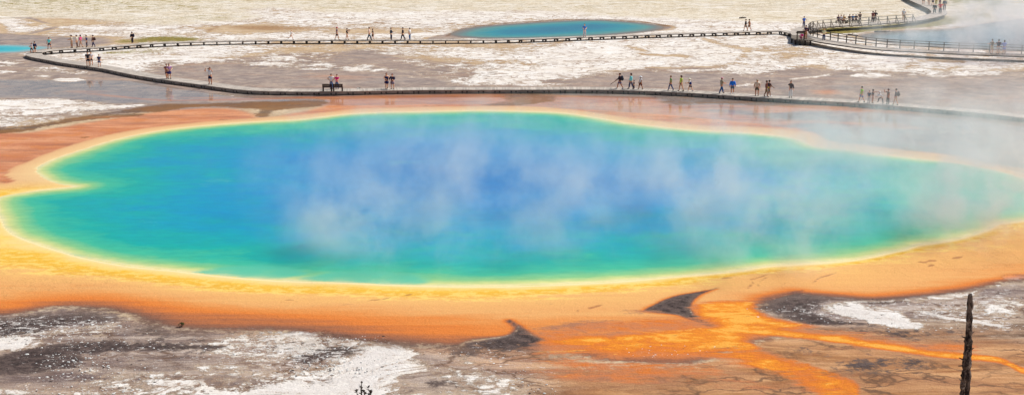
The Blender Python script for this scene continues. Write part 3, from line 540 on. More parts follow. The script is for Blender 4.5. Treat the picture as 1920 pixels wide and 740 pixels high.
gold_sp = g.math('MULTIPLY', g.math('MULTIPLY', g.rng(rn, 0.63, 0.68), g.rng(rn, 0.80, 0.84, 1, 0)), g.rng(g.noise(1.9, 4, 0.75, sx=0.6, off=(2, 2, 9)), 0.46, 0.58, 0, 0.75))
front_r = g.mix(gold_sp, front_r, L_(250, 216, 120))
dust = g.rng(g.noise(1.1, 7, 0.8, 1.0, sx=0.45, off=(8, 3, 1)), 0.63, 0.70, 0, 0.6)
front_r = g.mix(g.math('MULTIPLY', dust, g.rng(rn, 0.7, 0.62)), front_r, L_(190, 112, 70))
rear_r = g.ramp(rn, [(0.0, L_(206, 140, 108)), (0.3, L_(212, 150, 112)), (0.5, L_(222, 170, 122)), (0.7, L_(230, 186, 134)), (0.83, L_(236, 200, 144)), (0.94, L_(240, 222, 168)), (1.0, L_(206, 208, 136))])
rc = g.mix(rear, front_r, rear_r)
rf = g.mix(rear, g.rng(g.math('ADD', g.math('MULTIPLY', mC, 0.25), g.math('MULTIPLY_ADD', mS, 0.35, rv)), 0.08, 0.2), g.rng(g.math('MULTIPLY_ADD', mS, 0.3, rv), 0.2, 0.62))
col = g.mix(rf, col, rc)
# dark crusts and sinter lie over the front
col = g.mix(g.rng(g.math('MULTIPLY_ADD', mC, 0.9, g.attr('scrap')), 0.3, 0.75, 0, 0.6), col, lin(160, 96, 66))
frd = g.math('MULTIPLY', dfac, fr)
spn = g.noise(3.4, 6, 0.82, 0.5, sx=0.5, sy=1.0, off=(61, 2, 5))
speck = g.math('MAXIMUM', g.rng(g.math('ADD', sin_, g.math('ADD', g.math('MULTIPLY', mC, 2.0), g.math('MULTIPLY', c0(nF), 1.8))), 0.45, 0.6), g.rng(g.math('MULTIPLY_ADD', g.attr('speck'), 0.16, spn), 0.68, 0.73))
col = g.mix(g.math('MULTIPLY', frd, g.math('SUBTRACT', 1.0, g.math('MULTIPLY', wf, 0.75))), col, dk)
col = g.mix(g.math('MULTIPLY', g.math('MULTIPLY', speck, fr), 0.9), col, lin(232, 224, 216))
# orange runoff
fn = g.math('ADD', g.math('MULTIPLY', mS, 1.0), g.math('MULTIPLY', mC, 0.5))
fn = g.math('ADD', fn, g.math('MULTIPLY', c0(g.noise(0.9, 8, 0.75, 0.4, sx=0.16, sy=1.0, off=(4, 19, 14), rot=0.28)), 1.3))
ff = g.rng(g.math('MULTIPLY_ADD', fn, 1.25, g.attr('flow')), 0.30, 0.68)
on1 = g.noise(0.8, 8, 0.74, 1.0, sx=0.4, off=(4, 9, 1), rot=0.35); on2 = g.noise(1.7, 6, 0.75, sx=0.6, off=(14, 9, 1))
fv = g.math('ADD', g.attr('flow'), g.math('ADD', g.math('MULTIPLY', c0(on1), 1.3), g.math('MULTIPLY', c0(on2), 0.7)))
oc = g.ramp(fv, [(0.30, L_(176, 122, 92)), (0.5, L_(208, 130, 82)), (0.72, L_(222, 124, 50)), (0.92, L_(240, 148, 44)), (1.0, L_(248, 178, 76))])
oc = g.mix(g.rng(on2, 0.60, 0.7, 0, 0.5), oc, L_(168, 96, 60))
oc = g.mix(g.rng(on1, 0.62, 0.68, 0, 0.7), oc, L_(248, 196, 104))
col = g.mix(ff, col, oc)
stf = g.math('MULTIPLY', g.rng(g.math('ADD', g.attr('strip'), g.math('MULTIPLY', mS, 0.8)), 0.25, 0.6), 0.95)
col = g.mix(stf, col, g.mix(g.rng(nC, 0.3, 0.7), L_(196, 104, 24), L_(232, 140, 34)))
# pool margin of the two far pools
rim = g.attr('rim')
col = g.mix(g.rng(g.math('MULTIPLY_ADD', mC, 1.2, rim), -1.1, 0.2, 0, 0.75), col, lin(124, 108, 96))
# fine grain
col = g.mix(1.0, col, g.mix(g.rng(nF, 0.3, 0.7), (0.94, 0.94, 0.94, 1), (1.04, 1.04, 1.04, 1)), 'MULTIPLY')
wet = g.math('MULTIPLY', g.rng(g.math('ADD', g.attr('wet'), g.math('MULTIPLY', mA, 0.5)), 0.4, 0.8), g.math('MULTIPLY', g.math('SUBTRACT', 1.0, g.math('MULTIPLY', wf, 0.9)), g.math('SUBTRACT', 1.0, g.math('MULTIPLY', dfac, 0.55))))
hgt = g.math('ADD', g.math('MULTIPLY', nC, 0.9), g.math('ADD', g.math('MULTIPLY', nF, 0.45), g.math('MULTIPLY', wf, 0.35)))
bs = g.math('MULTIPLY', g.math('SUBTRACT', 1.0, wet), g.rng(rv, 0.2, 0.9, 0.75, 0.2))
nrm = g.bump(hgt, bs, 0.12)
rough = g.math('SUBTRACT', 0.9, g.math('MULTIPLY', wet, 0.84))
g.pbsdf(col, rough, g.math('MULTIPLY_ADD', wet, 0.12, 0.08), nrm)
ground = mesh_obj('ground', me, g.m); tag(ground, kind='structure')

# ------------------------------------------------------------------ water sheets
def water(name, poly, lim, step, stops, scale_d, ext=0.5, mat_extra=None, zz=0.006, spec=0.05, rough=0.22, ledges=()):
    P = np.array(poly); x0, y0 = P.min(0) - 1; x1, y1 = P.max(0) + 1
    X, Y = np.meshgrid(np.arange(x0, x1, step), np.arange(y0, y1, step)); n1, n2 = X.shape
    d = sdf(poly, X.ravel(), Y.ravel(), lim)
    keep = d > -ext
    idx = np.full(d.size, -1); idx[keep] = np.arange(keep.sum())
    q = (np.arange(n1 - 1)[:, None] * n2 + np.arange(n2 - 1)[None, :]).ravel(); q = np.stack([q, q + 1, q + n2 + 1, q + n2], 1)
    q = idx[q]; q = q[(q >= 0).all(1)]
    me = bpy.data.meshes.new(name); co_ = np.stack([X.ravel()[keep], Y.ravel()[keep], np.full(keep.sum(), zz)], 1)
    # the rim dips under the shore so that no sheet edge shows
    co_[:, 2] -= np.where(d[keep] < 0.0, 0.03 * np.clip(-d[keep] / ext, 0, 1), 0)
    me.from_pydata(co_.tolist(), [], q.tolist()); me.update()
    a = me.attributes.new('shore', 'FLOAT', 'POINT'); a.data.foreach_set('value', d[keep].astype(np.float32))
    lv = np.zeros(int(keep.sum()))
    for pl, val, sf in ledges: lv = np.maximum(lv, val * sstep(sdf(wpoly(pl), X.ravel()[keep], Y.ravel()[keep], 12.0), sf))
    la_ = me.attributes.new('ledge', 'FLOAT', 'POINT'); la_.data.foreach_set('value', lv.astype(np.float32))
    n = NT(name + '_surface')
    nn = n.noise(0.12, 6, 0.6, 0.7); n2_ = n.noise(0.5, 5, 0.65, 0.4)
    v = n.math('ADD', n.attr('shore'), n.math('MULTIPLY', n.math('SUBTRACT', nn, 0.5), mat_extra or 4.0))
    lowf = n.rng(n.attr('shore'), 0.3, 6.0)
    v = n.math('ADD', n.math('MULTIPLY', n.attr('shore'), n.math('SUBTRACT', 1.0, lowf)), n.math('MULTIPLY', v, lowf))
    v = n.math('ADD', v, n.math('MULTIPLY', n.math('SUBTRACT', n2_, 0.5), 0.7))
    v = n.math('ADD', v, n.math('MULTIPLY', n.math('MULTIPLY', n.math('SUBTRACT', n.noise(0.34, 7, 0.72, 0.3, sx=0.6, off=(12, 8, 3)), 0.5), n.rng(n.attr('shore'), 1.0, 9.0)), (mat_extra or 4.0) * 1.5))
    v = n.math('DIVIDE', v, scale_d)
    c = n.ramp(v, [(p, lin(*rgb)) for p, rgb in stops])
    c = n.mix(1.0, c, n.mix(n.rng(n.noise(1.5, 5, 0.75, sx=0.4), 0.3, 0.7), (0.86, 0.92, 0.93, 1), (1.12, 1.07, 1.05, 1)), 'MULTIPLY')
    c = n.mix(n.rng(n.noise(0.22, 6, 0.7, 0.8, sx=0.45, off=(7, 5, 2)), 0.60, 0.70, 0, 0.22), c, lin(110, 200, 180))
    if ledges: c = n.mix(n.rng(n.math('ADD', n.attr('ledge'), n.math('MULTIPLY', n.math('SUBTRACT', n2_, 0.5), 0.9)), 0.2, 1.0, 0, 0.85), c, lin(84, 196, 164))
    rip = n.noise(1.6, 6, 0.6, sx=0.5)
    n.pbsdf(c, rough, spec, n.bump(rip, 0.16, 0.06))
    me.polygons.foreach_set('use_smooth', [True] * len(me.polygons))
    o = mesh_obj(name, me, n.m); tag(o, kind='structure'); return o
water('hot_spring_water', POOL, 60.0, 0.33,
      [(0.0, (240, 228, 168)), (0.012, (214, 220, 140)), (0.035, (140, 204, 136)), (0.07, (64, 190, 152)), (0.14, (8, 174, 162)), (0.25, (0, 166, 178)), (0.37, (0, 156, 192)), (0.50, (0, 148, 200)), (0.64, (0, 136, 200)), (0.8, (0, 126, 194)), (1.0, (0, 118, 190))], 30.0, mat_extra=11.0,
      ledges=[([(350, 512), (420, 498), (500, 496), (560, 504), (580, 514), (520, 524), (420, 518)], 0.9, 0.8), ([(560, 524), (600, 512), (680, 506), (760, 510), (800, 522), (790, 532), (700, 534)], 0.9, 0.8), ([(80, 462), (140, 470), (250, 484), (330, 500), (240, 500), (120, 480)], 0.5, 1.5),
              (ell(1490, 300, 60, 14), 0.8, 3.0), (ell(1420, 276, 60, 9), 0.7, 2.5), (ell(1640, 365, 300, 62), 0.62, 9.0), (ell(1760, 350, 190, 50), 0.9, 7.0), ([(300, 250), (500, 236), (700, 222), (1000, 220), (1200, 244), (1100, 252), (800, 236), (500, 252), (320, 266)], 0.55, 3.5)])
water('far_spring_water', P2, 30.0, 0.33, [(0.0, (140, 122, 108)), (0.08, (118, 124, 120)), (0.2, (84, 150, 146)), (0.4, (16, 146, 160)), (0.6, (0, 128, 156)), (1.0, (0, 116, 150))], 14.0, mat_extra=5.0, rough=0.2, spec=0.02)
water('turquoise_pool_water', P3, 30.0, 0.4, [(0.0, (176, 168, 160)), (0.10, (150, 186, 186)), (0.3, (70, 196, 206)), (0.6, (10, 180, 196)), (1.0, (0, 168, 190))], 9.0, mat_extra=1.2)
water('steaming_pool_water', P4, 30.0, 0.5, [(0.0, (140, 122, 112)), (0.12, (110, 108, 104)), (0.3, (104, 134, 146)), (1.0, (90, 140, 166))], 14.0, mat_extra=3.0)
# ------------------------------------------------------------------ boardwalks
def normals(P):
    T = np.gradient(P, axis=0); T /= np.linalg.norm(T, axis=1)[:, None]
    return T, np.stack([-T[:, 1], T[:, 0]], 1)
def ribbon(name, P, q, z, off0, off1, thick, mat, parent):
    """a band of planks between two offsets from the centre line"""
    T, N = normals(P); zz = z if hasattr(z, '__len__') else np.full(len(P), z)
    bm = bmesh.new(); uvl = bm.loops.layers.uv.new('UVMap'); rows = []
    for i in range(len(P)):
        a = P[i] + N[i] * off0; b = P[i] + N[i] * off1
        rows.append([bm.verts.new((a[0], a[1], zz[i])), bm.verts.new((b[0], b[1], zz[i])), bm.verts.new((b[0], b[1], zz[i] - thick)), bm.verts.new((a[0], a[1], zz[i] - thick))])
    for i in range(len(P) - 1):
        for k in range(4):
            f = bm.faces.new((rows[i][k], rows[i + 1][k], rows[i + 1][(k + 1) % 4], rows[i][(k + 1) % 4]))
            for l, u in zip(f.loops, (q[i], q[i + 1], q[i + 1], q[i])): l[uvl].uv = (u, k)
    bm.faces.new(rows[0]); bm.faces.new(rows[-1][::-1])
    bmesh.ops.recalc_face_normals(bm, faces=bm.faces)
    return bm_obj(name, bm, mat, parent)
def support_mesh(width, h, pair, over=0.05, blk=0.17):
    bm = bmesh.new()
    for s in ((-pair / 2, pair / 2) if pair else (0,)):
        add_box(bm, (blk, width + 2 * over, 0.16), (s, 0, h - 0.17), bevel=0.012)
        for yy in (-width / 2 + 0.12, width / 2 - 0.12): add_box(bm, (blk * 0.95, 0.22, h - 0.25 + 0.3), (s, yy, (h - 0.25 - 0.3) / 2 + 0.0))
    me = bpy.data.meshes.new('support'); bm.to_mesh(me); bm.free(); return me
def place_supports(P, q, me, mat, parent, step, start=0.6, zf=None):
    T, N = normals(P); me.materials.append(mat); s = start; k = 0
    while s < q[-1] - 0.3 and k < 100:
        x = np.interp(s, q, P[:, 0]); y_ = np.interp(s, q, P[:, 1]); tx = np.interp(s, q, T[:, 0]); ty = np.interp(s, q, T[:, 1])
        o = bpy.data.objects.new('support', me); COL.objects.link(o); o.parent = parent
        o.location = (x, y_, 0); o.rotation_euler = (0, 0, math.atan2(ty, tx)); s += step; k += 1
def walkway(pts, z, width, step_s, pair, label, beam=0.16):
    P, q = spline(pts, 0.5); t = tag(empty('boardwalk', (0, 0, 0)), label, 'boardwalk', 'boardwalks over the hot ground')
    ribbon('deck', P, q, z, -width / 2, width / 2, 0.05, M_deck, t)
    zb = (z if not hasattr(z, '__len__') else np.array(z)) - 0.053
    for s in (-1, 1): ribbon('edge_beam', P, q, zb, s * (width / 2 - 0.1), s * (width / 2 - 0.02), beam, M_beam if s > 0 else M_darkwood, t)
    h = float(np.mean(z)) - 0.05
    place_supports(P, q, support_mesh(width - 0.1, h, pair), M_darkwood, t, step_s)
    return t, P, q
wk1, Pn, qn = walkway(near_w, ZN, 2.0, 1.75, 0.5, 'long low boardwalk sweeping between the blue spring and pale flats, curling by the turquoise pool', 0.30)
# the far walkway starts under the bend of the near one and ends against the railed platform
wk2, Pf, qf = walkway(far_w, ZF, 1.6, 1.8, 0, 'straight low boardwalk on spaced blocks, passing in front of the small far pool', 0.06)
wk3, Pr, qr = walkway(rail_w, ZR, 2.7, 1.25, 0, 'railed boardwalk on closely set posts, doubling back beside the steaming pool', 0.12)
# viewing platform by the information stand
bm = bmesh.new()
plat = [W(x, y, ZR) for x, y in [(1483, 71.5), (1496, 75.2), (1516, 75.6), (1530, 76), (1512, 68), (1496, 66), (1484, 66)]]
top = [bm.verts.new((x, y, ZR + 0.012)) for x, y in plat]; bot = [bm.verts.new((x, y, ZR - 0.10)) for x, y in plat]
bm.faces.new(top); bm.faces.new(bot[::-1])
for i in range(len(plat)): bm.faces.new((top[i], bot[i], bot[(i + 1) % len(plat)], top[(i + 1) % len(plat)]))
bmesh.ops.recalc_face_normals(bm, faces=bm.faces)
bm_obj('platform_deck', bm, M_deck, wk3)
for x, y in [(1485, 71), (1492, 74), (1500, 75), (1510, 75.2), (1520, 75.4)]:
    bm = bmesh.new(); wx, wy = W(x, y, ZR); add_box(bm, (0.22, 0.22, 0.9), (wx, wy + 0.12, ZR - 0.10 - 0.45)); bm_obj('platform_post', bm, M_darkwood, wk3)

# railings: on the camera side of the upper run, on the far side of the lower run
def nearest_s(P, q, px, z):
    wx, wy = W(*px, z); return q[np.argmin((P[:, 0] - wx) ** 2 + (P[:, 1] - wy) ** 2)]
def railing(s0, s1, off, spacing, rails, brace, postmat, railmat, capw=0.16, label=None):
    T, N = normals(Pr); t = bpy.data.objects.new('railing', None); COL.objects.link(t); t.parent = wk3
    if label: t['label'] = label
    n = max(2, round(abs(s1 - s0) / spacing)); S = np.linspace(s0, s1, n + 1)
    def at(s, o=off):
        i = np.array([np.interp(s, qr, Pr[:, 0]), np.interp(s, qr, Pr[:, 1])]); nn = np.array([np.interp(s, qr, N[:, 0]), np.interp(s, qr, N[:, 1])]); nn /= np.linalg.norm(nn)
        return i + nn * o, nn
    for s in S:
        p, nn = at(s); bm = bmesh.new()
        add_box(bm, (0.11, 0.11, 1.06), (p[0], p[1], ZR + 0.53), (0, 0, math.atan2(nn[1], nn[0])))
        if brace:
            sg = 1 if off > 0 else -1
            add_bar(bm, (p[0] + nn[0] * sg * 0.09, p[1] + nn[1] * sg * 0.09, ZR + 0.86), (p[0] + nn[0] * sg * brace + T[0][0] * 0, p[1] + nn[1] * sg * brace, ZR - 0.12), 0.12, 0.10)
            add_bar(bm, (p[0], p[1], ZR - 0.13), (p[0] + nn[0] * sg * (brace + 0.08), p[1] + nn[1] * sg * (brace + 0.08), ZR - 0.13), 0.12, 0.12)
        bm_obj('post', bm, postmat, t)
    for zz, hh in rails:
        bm = bmesh.new(); SS = np.linspace(s0, s1, n * 3 + 1); pts = [at(s, off)[0] for s in SS]
        for a, b in zip(pts, pts[1:]): add_bar(bm, (a[0], a[1], ZR + zz), (b[0], b[1], ZR + zz), capw if zz > 1.05 else 0.05, hh)
        o = bm_obj('top_rail' if zz > 1.05 else 'rail', bm, railmat, t)
sA = nearest_s(Pr, qr, (1697, 39), ZR); sB = nearest_s(Pr, qr, (1510, 54), ZR); sB2 = nearest_s(Pr, qr, (1503, 66), ZR); sC = qr[-1] - 0.2
railing(sA, sB, 1.38, 2.0, ((1.10, 0.07), (0.62, 0.10)), 0.75, M_rail, M_rail, label='weathered railing with slanting outer braces along the upper run')
railing(sB, sC, 1.30, 1.95, ((1.10, 0.06), (0.80, 0.10), (0.42, 0.10)), 0, M_raildark, M_raildark, label='dark three bar railing along the lower run')

# ------------------------------------------------------------------ furniture on the walkways
def bench(px, z, rz, wdt, label, back=True):
    x, y = W(*px, z); t = tag(empty('bench', (x, y, z), rz), label, 'bench', 'benches on the boardwalks')
    bm = bmesh.new()
    for k in range(3): add_box(bm, (wdt, 0.12, 0.045), (0, 0.06 + k * 0.135, 0.44), bevel=0.006)
    bm_obj('seat', bm, M_bench, t)
    for s in (-1, 1):
        bm = bmesh.new(); add_box(bm, (0.09, 0.44, 0.07), (s * (wdt / 2 - 0.06), 0.2, 0.385)); add_box(bm, (0.09, 0.08, 0.385), (s * (wdt / 2 - 0.06), 0.38, 0.19))
        add_box(bm, (0.10, 0.08, 0.80 if back else 0.385), (s * (wdt / 2 - 0.06), -0.05, 0.40 if back else 0.19)); bm_obj('leg', bm, M_bench, t)
    if back:
        bm = bmesh.new(); add_box(bm, (wdt + 0.02, 0.045, 0.14), (0, 0.015, 0.73), bevel=0.006); add_box(bm, (wdt + 0.02, 0.045, 0.13), (0, 0.015, 0.57), bevel=0.006); bm_obj('backrest', bm, M_bench, t)
    return t
bench((613.7, 171.6), ZN, 0.0, 1.02, 'dark wooden bench seen from behind, in front of the person in the white shirt')
bench((633.6, 171.6), ZN, 0.0, 1.02, 'dark wooden bench seen from behind, in front of the person in the pink shirt')
bench((1576.5, 44.3), ZR, math.pi, 1.7, 'low bench under three seated people at the bend end of the railed boardwalk', False)
bench((1599, 43.4), ZR, math.pi, 1.9, 'low bench under the seated people in black and teal beside the railing', False)
# information stand
x, y = W(1501, 75.4, ZR); t = tag(empty('information_stand', (x, y, ZR + 0.012), R(6)), 'dark information stand with a slanted panel on two legs at the platform corner', 'sign')
bm = bmesh.new(); add_box(bm, (1.25, 0.62, 0.07), (0, 0.05, 1.12), (R(-24), 0, 0), bevel=0.01); bm_obj('panel', bm, M_sign, t)
bm = bmesh.new(); add_box(bm, (1.36, 0.06, 0.10), (0, -0.26, 0.96), (0, 0, 0)); bm_obj('panel_frame', bm, M_bench, t)
for s in (-1, 1):
    bm = bmesh.new(); add_box(bm, (0.12, 0.12, 1.06), (s * 0.5, 0.05, 0.53)); bm_obj('leg', bm, M_bench, t)
# marker stake by the benches
x, y = W(675, 173.5, 0.0); t = tag(empty('marker_stake', (x, y, -0.05)), 'short dark stake with a pale plate beside the boardwalk, just past the benches', 'marker')
bm = bmesh.new(); add_box(bm, (0.09, 0.09, 0.62), (0, 0, 0.31), bevel=0.01); bm_obj('stake', bm, M_bench, t)
bm = bmesh.new(); add_box(bm, (0.42, 0.04, 0.14), (-0.12, -0.07, 0.48), (0, R(8), 0), bevel=0.008); bm_obj('plate', bm, cloth((226, 214, 196)), t)

# ------------------------------------------------------------------ people
SKIN = [(206, 158, 128), (176, 124, 96), (142, 98, 72), (120, 80, 60)]
pending = []
def skin_piece(name, verts, edges, radii, mat, parent, sub=1, root=0, post=None):
    me = bpy.data.meshes.new(name); me.from_pydata([tuple(v) for v in verts], edges, [])
    o = bpy.data.objects.new(name, me); COL.objects.link(o); o.parent = parent
    sk = o.modifiers.new('skin', 'SKIN'); sk.use_smooth_shade = True; sk.branch_smoothing = 0.6
    lay = me.skin_vertices[0] if me.skin_vertices else None
    if lay is None:
        bpy.context.view_layer.objects.active = o; o.select_set(True)
        bpy.ops.mesh.customdata_skin_add(); lay = me.skin_vertices[0]; o.select_set(False)
    for i, r in enumerate(radii):
        lay.data[i].radius = (r * 1.2, r * 1.2) if not hasattr(r, '__len__') else (r[0] * 1.2, r[1] * 1.28)
        lay.data[i].use_root = (i == root)
    s = o.modifiers.new('sub', 'SUBSURF'); s.levels = sub; s.render_levels = sub
    pending.append((o, mat, post)); return o
def head_bm(bm, c, yaw_pitch, s, skin_i=0):
    """skull with brow, nose, chin, ears, eyes and mouth; faces local +Y"""
    rot = Matrix.Translation(c) @ Matrix.Rotation(yaw_pitch, 4, 'X') @ Matrix.Scale(s, 4)
    r = bmesh.ops.create_uvsphere(bm, u_segments=14, v_segments=10, radius=1.0)
    for v in r['verts']:
        p = v.co; x, y, z = p.x * 0.076, p.y * 0.096, p.z * 0.118
        if z < -0.03: k = 1 - 0.28 * min(1, (-z - 0.03) / 0.085); x *= k; y = y * k + 0.012 * (1 - k) * 3
        if y > 0.06 and abs(x) < 0.03 and -0.035 < z < 0.02: y += 0.022 * (1 - abs(x) / 0.03)
        if y > 0.05 and abs(abs(x) - 0.032) < 0.018 and 0.0 < z < 0.03: y -= 0.008
        v.co = rot @ Vector((x, y, z))
    for f in {f for v in r['verts'] for f in v.link_faces}: f.material_index = 0
    def blob(loc, sc_, mi):
        q = bmesh.ops.create_icosphere(bm, subdivisions=1, radius=1.0, matrix=rot @ Matrix.Translation(loc) @ Matrix.Diagonal((*sc_, 1)))
        for f in {f for v in q['verts'] for f in v.link_faces}: f.material_index = mi
    for sx in (-1, 1):
        blob((sx * 0.077, 0.0, -0.002), (0.010, 0.018, 0.030), 0)
        blob((sx * 0.030, 0.083, 0.008), (0.013, 0.008, 0.007), 1)
    blob((0, 0.088, -0.048), (0.024, 0.008, 0.006), 2)
def hand_bm(bm, wrist, direction, s, side):
    d = Vector(direction).normalized(); up = Vector((0, 1, 0)) if abs(d.y) < 0.8 else Vector((0, 0, 1))
    a = d.cross(up).normalized(); b = a.cross(d)
    pm = wrist + d * 0.045 * s
    add_tube(bm, [wrist - d * 0.02 * s, wrist + d * 0.02 * s, wrist + d * 0.075 * s, wrist + d * 0.095 * s], [0.024 * s, 0.032 * s, 0.036 * s, 0.026 * s], 6)
    for k, ln in enumerate((0.065, 0.078, 0.074, 0.058)):
        o = wrist + d * 0.088 * s + b * (k - 1.5) * 0.019 * s
        add_tube(bm, [o, o + d * ln * 0.5 * s + a * 0.004 * s, o + d * ln * 0.85 * s + a * side * 0.02 * s], [0.009 * s, 0.0085 * s, 0.006 * s], 5)
    o = wrist + d * 0.03 * s + b * 0.03 * s
    add_tube(bm, [o, o + d * 0.035 * s + b * 0.025 * s, o + d * 0.065 * s + b * 0.03 * s + a * side * 0.012 * s], [0.012 * s, 0.010 * s, 0.007 * s], 5)

def rotx(v, a, o=Vector((0, 0, 0))):
    d = Vector(v) - o; return o + Vector((d.x, d.y * math.cos(a) - d.z * math.sin(a), d.y * math.sin(a) + d.z * math.cos(a)))
def limb(o, L, pitch, out, sx):     # pitch: forward from straight down, out: sideways
    p, q = R(pitch), R(out); return o + Vector((sx * math.sin(q) * L, math.sin(p) * math.cos(q) * L, -math.cos(p) * math.cos(q) * L))
ARMS = {  # (upper pitch, upper out, fore pitch, fore out) right then left
    'down': ((5, 8, 15, 4), (5, 8, 15, 4)), 'swing': ((28, 8, 50, 2), (-24, 8, -5, 4)), 'swing2': ((-24, 8, -4, 4), (28, 8, 52, 2)),
    'photo': ((62, 18, 150, -22), (62, 18, 150, -22)), 'photo_wide': ((80, 50, 165, -28), (80, 50, 165, -28)), 'hips': ((-15, 42, 22, -48), (-15, 42, 22, -48)),
    'front': ((20, 12, 82, -28), (20, 12, 82, -28)), 'point': ((95, 15, 105, 10), (5, 8, 15, 4)), 'one_up': ((70, 25, 160, -20), (8, 8, 20, 0)),
    'knee': ((35, 10, 60, -5), (35, 10, 60, -5)), 'lean': ((30, 14, 85, 0), (30, 14, 85, 0)), 'stick': ((15, 8, 55, 0), (-5, 8, 20, 0))}
LEGS = {  # (thigh pitch, shin pitch) right, left
    'stand': ((1, -2), (-2, -3)), 'ease': ((8, -6), (-3, -4)), 'walk': ((22, 8), (-15, -27)), 'walk2': ((-14, -27), (22, 10)), 'stroll': ((16, 6), (-11, -20)),
    'sit': ((84, 2), (84, -2)), 'crouch': ((100, -35), (80, -40)), 'step': ((62, 2), (-8, -12)), 'run': ((34, 10), (-26, -62))}
def person(px, hpx, yaw, label, top, bottom, legs='stand', arms='down', lean=0, btype='shorts', hair=(46, 34, 28), hat=None, skin=0, shoe=(60, 56, 54), zdeck=ZN, dress=False, seat=0.0, sleeves=True, bun=False, head_dip=0, vest=None, hood=False, cat='person'):
    x, y = W(*px, zdeck)
    hm = hpx / (pxm(*px, zdeck) * 0.985)
    if legs in ('sit',): hm = hm * 1.33
    if legs == 'crouch': hm = hm * 1.65
    s = max(0.5, min(1.13, hm / 1.72))
    t = tag(empty('person', (x, y, zdeck), R(yaw)), label, cat, 'visitors on the boardwalks')
    sk = cloth(SKIN[skin], 0.6)
    # joints
    V = {}
    pel = Vector((0, 0, 0.93)); V['pel'] = pel
    la = R(-lean)
    for k, p in dict(mid=(0, 0, 1.10), chest=(0, 0.005, 1.28), neck=(0, 0, 1.43), nk2=(0, 0.012, 1.50), shR=(0.165, 0, 1.385), shL=(-0.165, 0, 1.385)).items(): V[k] = rotx(p, la, pel)
    head = rotx((0, 0.02, 1.605), la * 0.75, pel)
    for sd_, sx in (('R', 1), ('L', -1)):
        hip = Vector((sx * 0.092, 0, 0.88)); tp, shp = LEGS[legs][0 if sx > 0 else 1]
        kn = limb(hip, 0.41, tp, 2, sx); an = limb(kn, 0.40, shp, 0, sx)
        V['hip' + sd_], V['kn' + sd_], V['an' + sd_] = hip, kn, an
        V['toe' + sd_] = an + Vector((0, 0.13, -0.035)); V['heel' + sd_] = an + Vector((0, -0.03, -0.03))
        up, uo, fp, fo = ARMS[arms][0 if sx > 0 else 1]; l2 = lean * 0.6
        el = limb(V['sh' + sd_] + Vector((sx * 0.02, 0, -0.01)), 0.27, up, uo, sx); wr = limb(el, 0.245, fp, fo, sx)
        V['el' + sd_], V['wr' + sd_] = el, wr
    low = min(V['anR'].z, V['anL'].z); dz = 0.078 - low
    if legs == 'sit': dz = 0.52 - 0.88
    off = Vector((0, 0, dz))
    for k in V: V[k] = (V[k] + off) * s
    head = (head + off) * s
    # body: one continuous surface
    names = ['pel', 'mid', 'chest', 'neck', 'nk2', 'shR', 'elR', 'wrR', 'shL', 'elL', 'wrL', 'hipR', 'knR', 'anR', 'toeR', 'hipL', 'knL', 'anL', 'toeL']
    rad = dict(pel=(0.125, 0.10), mid=(0.115, 0.085), chest=(0.125, 0.095), neck=(0.058, 0.055), nk2=0.05, shR=0.056, elR=0.041, wrR=0.026, shL=0.056, elL=0.041, wrL=0.026,
               hipR=0.085, knR=0.054, anR=0.037, toeR=0.03, hipL=0.085, knL=0.054, anL=0.037, toeL=0.03)
    E = [('pel', 'mid'), ('mid', 'chest'), ('chest', 'neck'), ('neck', 'nk2'), ('chest', 'shR'), ('shR', 'elR'), ('elR', 'wrR'), ('chest', 'shL'), ('shL', 'elL'), ('elL', 'wrL'),
         ('pel', 'hipR'), ('hipR', 'knR'), ('knR', 'anR'), ('anR', 'toeR'), ('pel', 'hipL'), ('hipL', 'knL'), ('knL', 'anL'), ('anL', 'toeL')]
    def post(bm):
        head_bm(bm, head, la * 0.6 - R(head_dip), s)
        for sd_, sx in (('R', 1), ('L', -1)): hand_bm(bm, V['wr' + sd_], V['wr' + sd_] - V['el' + sd_], s, sx)
    def piece(nm, keys, edges, rr, mat, extra=None, root=0, post=None):
        vs = [V[k] if isinstance(k, str) else k[1] for k in keys]; ix = {(k if isinstance(k, str) else k[0]): i for i, k in enumerate(keys)}
        return skin_piece(nm, vs, [(ix[a], ix[b]) for a, b in edges], [tuple(q * s for q in r) if hasattr(r, '__len__') else r * s for r in rr], mat, t, 1, root, post)
    piece('body', names, E, [rad[k] for k in names], [sk, cloth((30, 24, 22)), cloth((150, 84, 76))], post=post)
    # clothes
    hem = V['pel'] + Vector((0, 0, -0.075 * s))
    ks = [('hem', hem), 'mid', 'chest', ('col', V['chest'].lerp(V['neck'], 0.75)), 'shR', 'shL']; ed = [('hem', 'mid'), ('mid', 'chest'), ('chest', 'col'), ('chest', 'shR'), ('chest', 'shL')]
    rr = [(0.156, 0.132), (0.140, 0.115), (0.150, 0.122), (0.085, 0.078), 0.078, 0.078]
    fr_ = 0.62 if sleeves is True else (0.05 if sleeves is False else 1.0)
    if sleeves is not False:
        for sd_ in 'RL':
            ks.append(('sl' + sd_, V['sh' + sd_].lerp(V['el' + sd_], fr_))); rr.append(0.064); ed.append(('sh' + sd_, 'sl' + sd_))
            if sleeves == 'long': ks.append(('cf' + sd_, V['el' + sd_].lerp(V['wr' + sd_], 0.92))); rr.append(0.043); ed.append(('sl' + sd_, 'cf' + sd_))
    piece('shirt', ks, ed, rr, cloth(top))
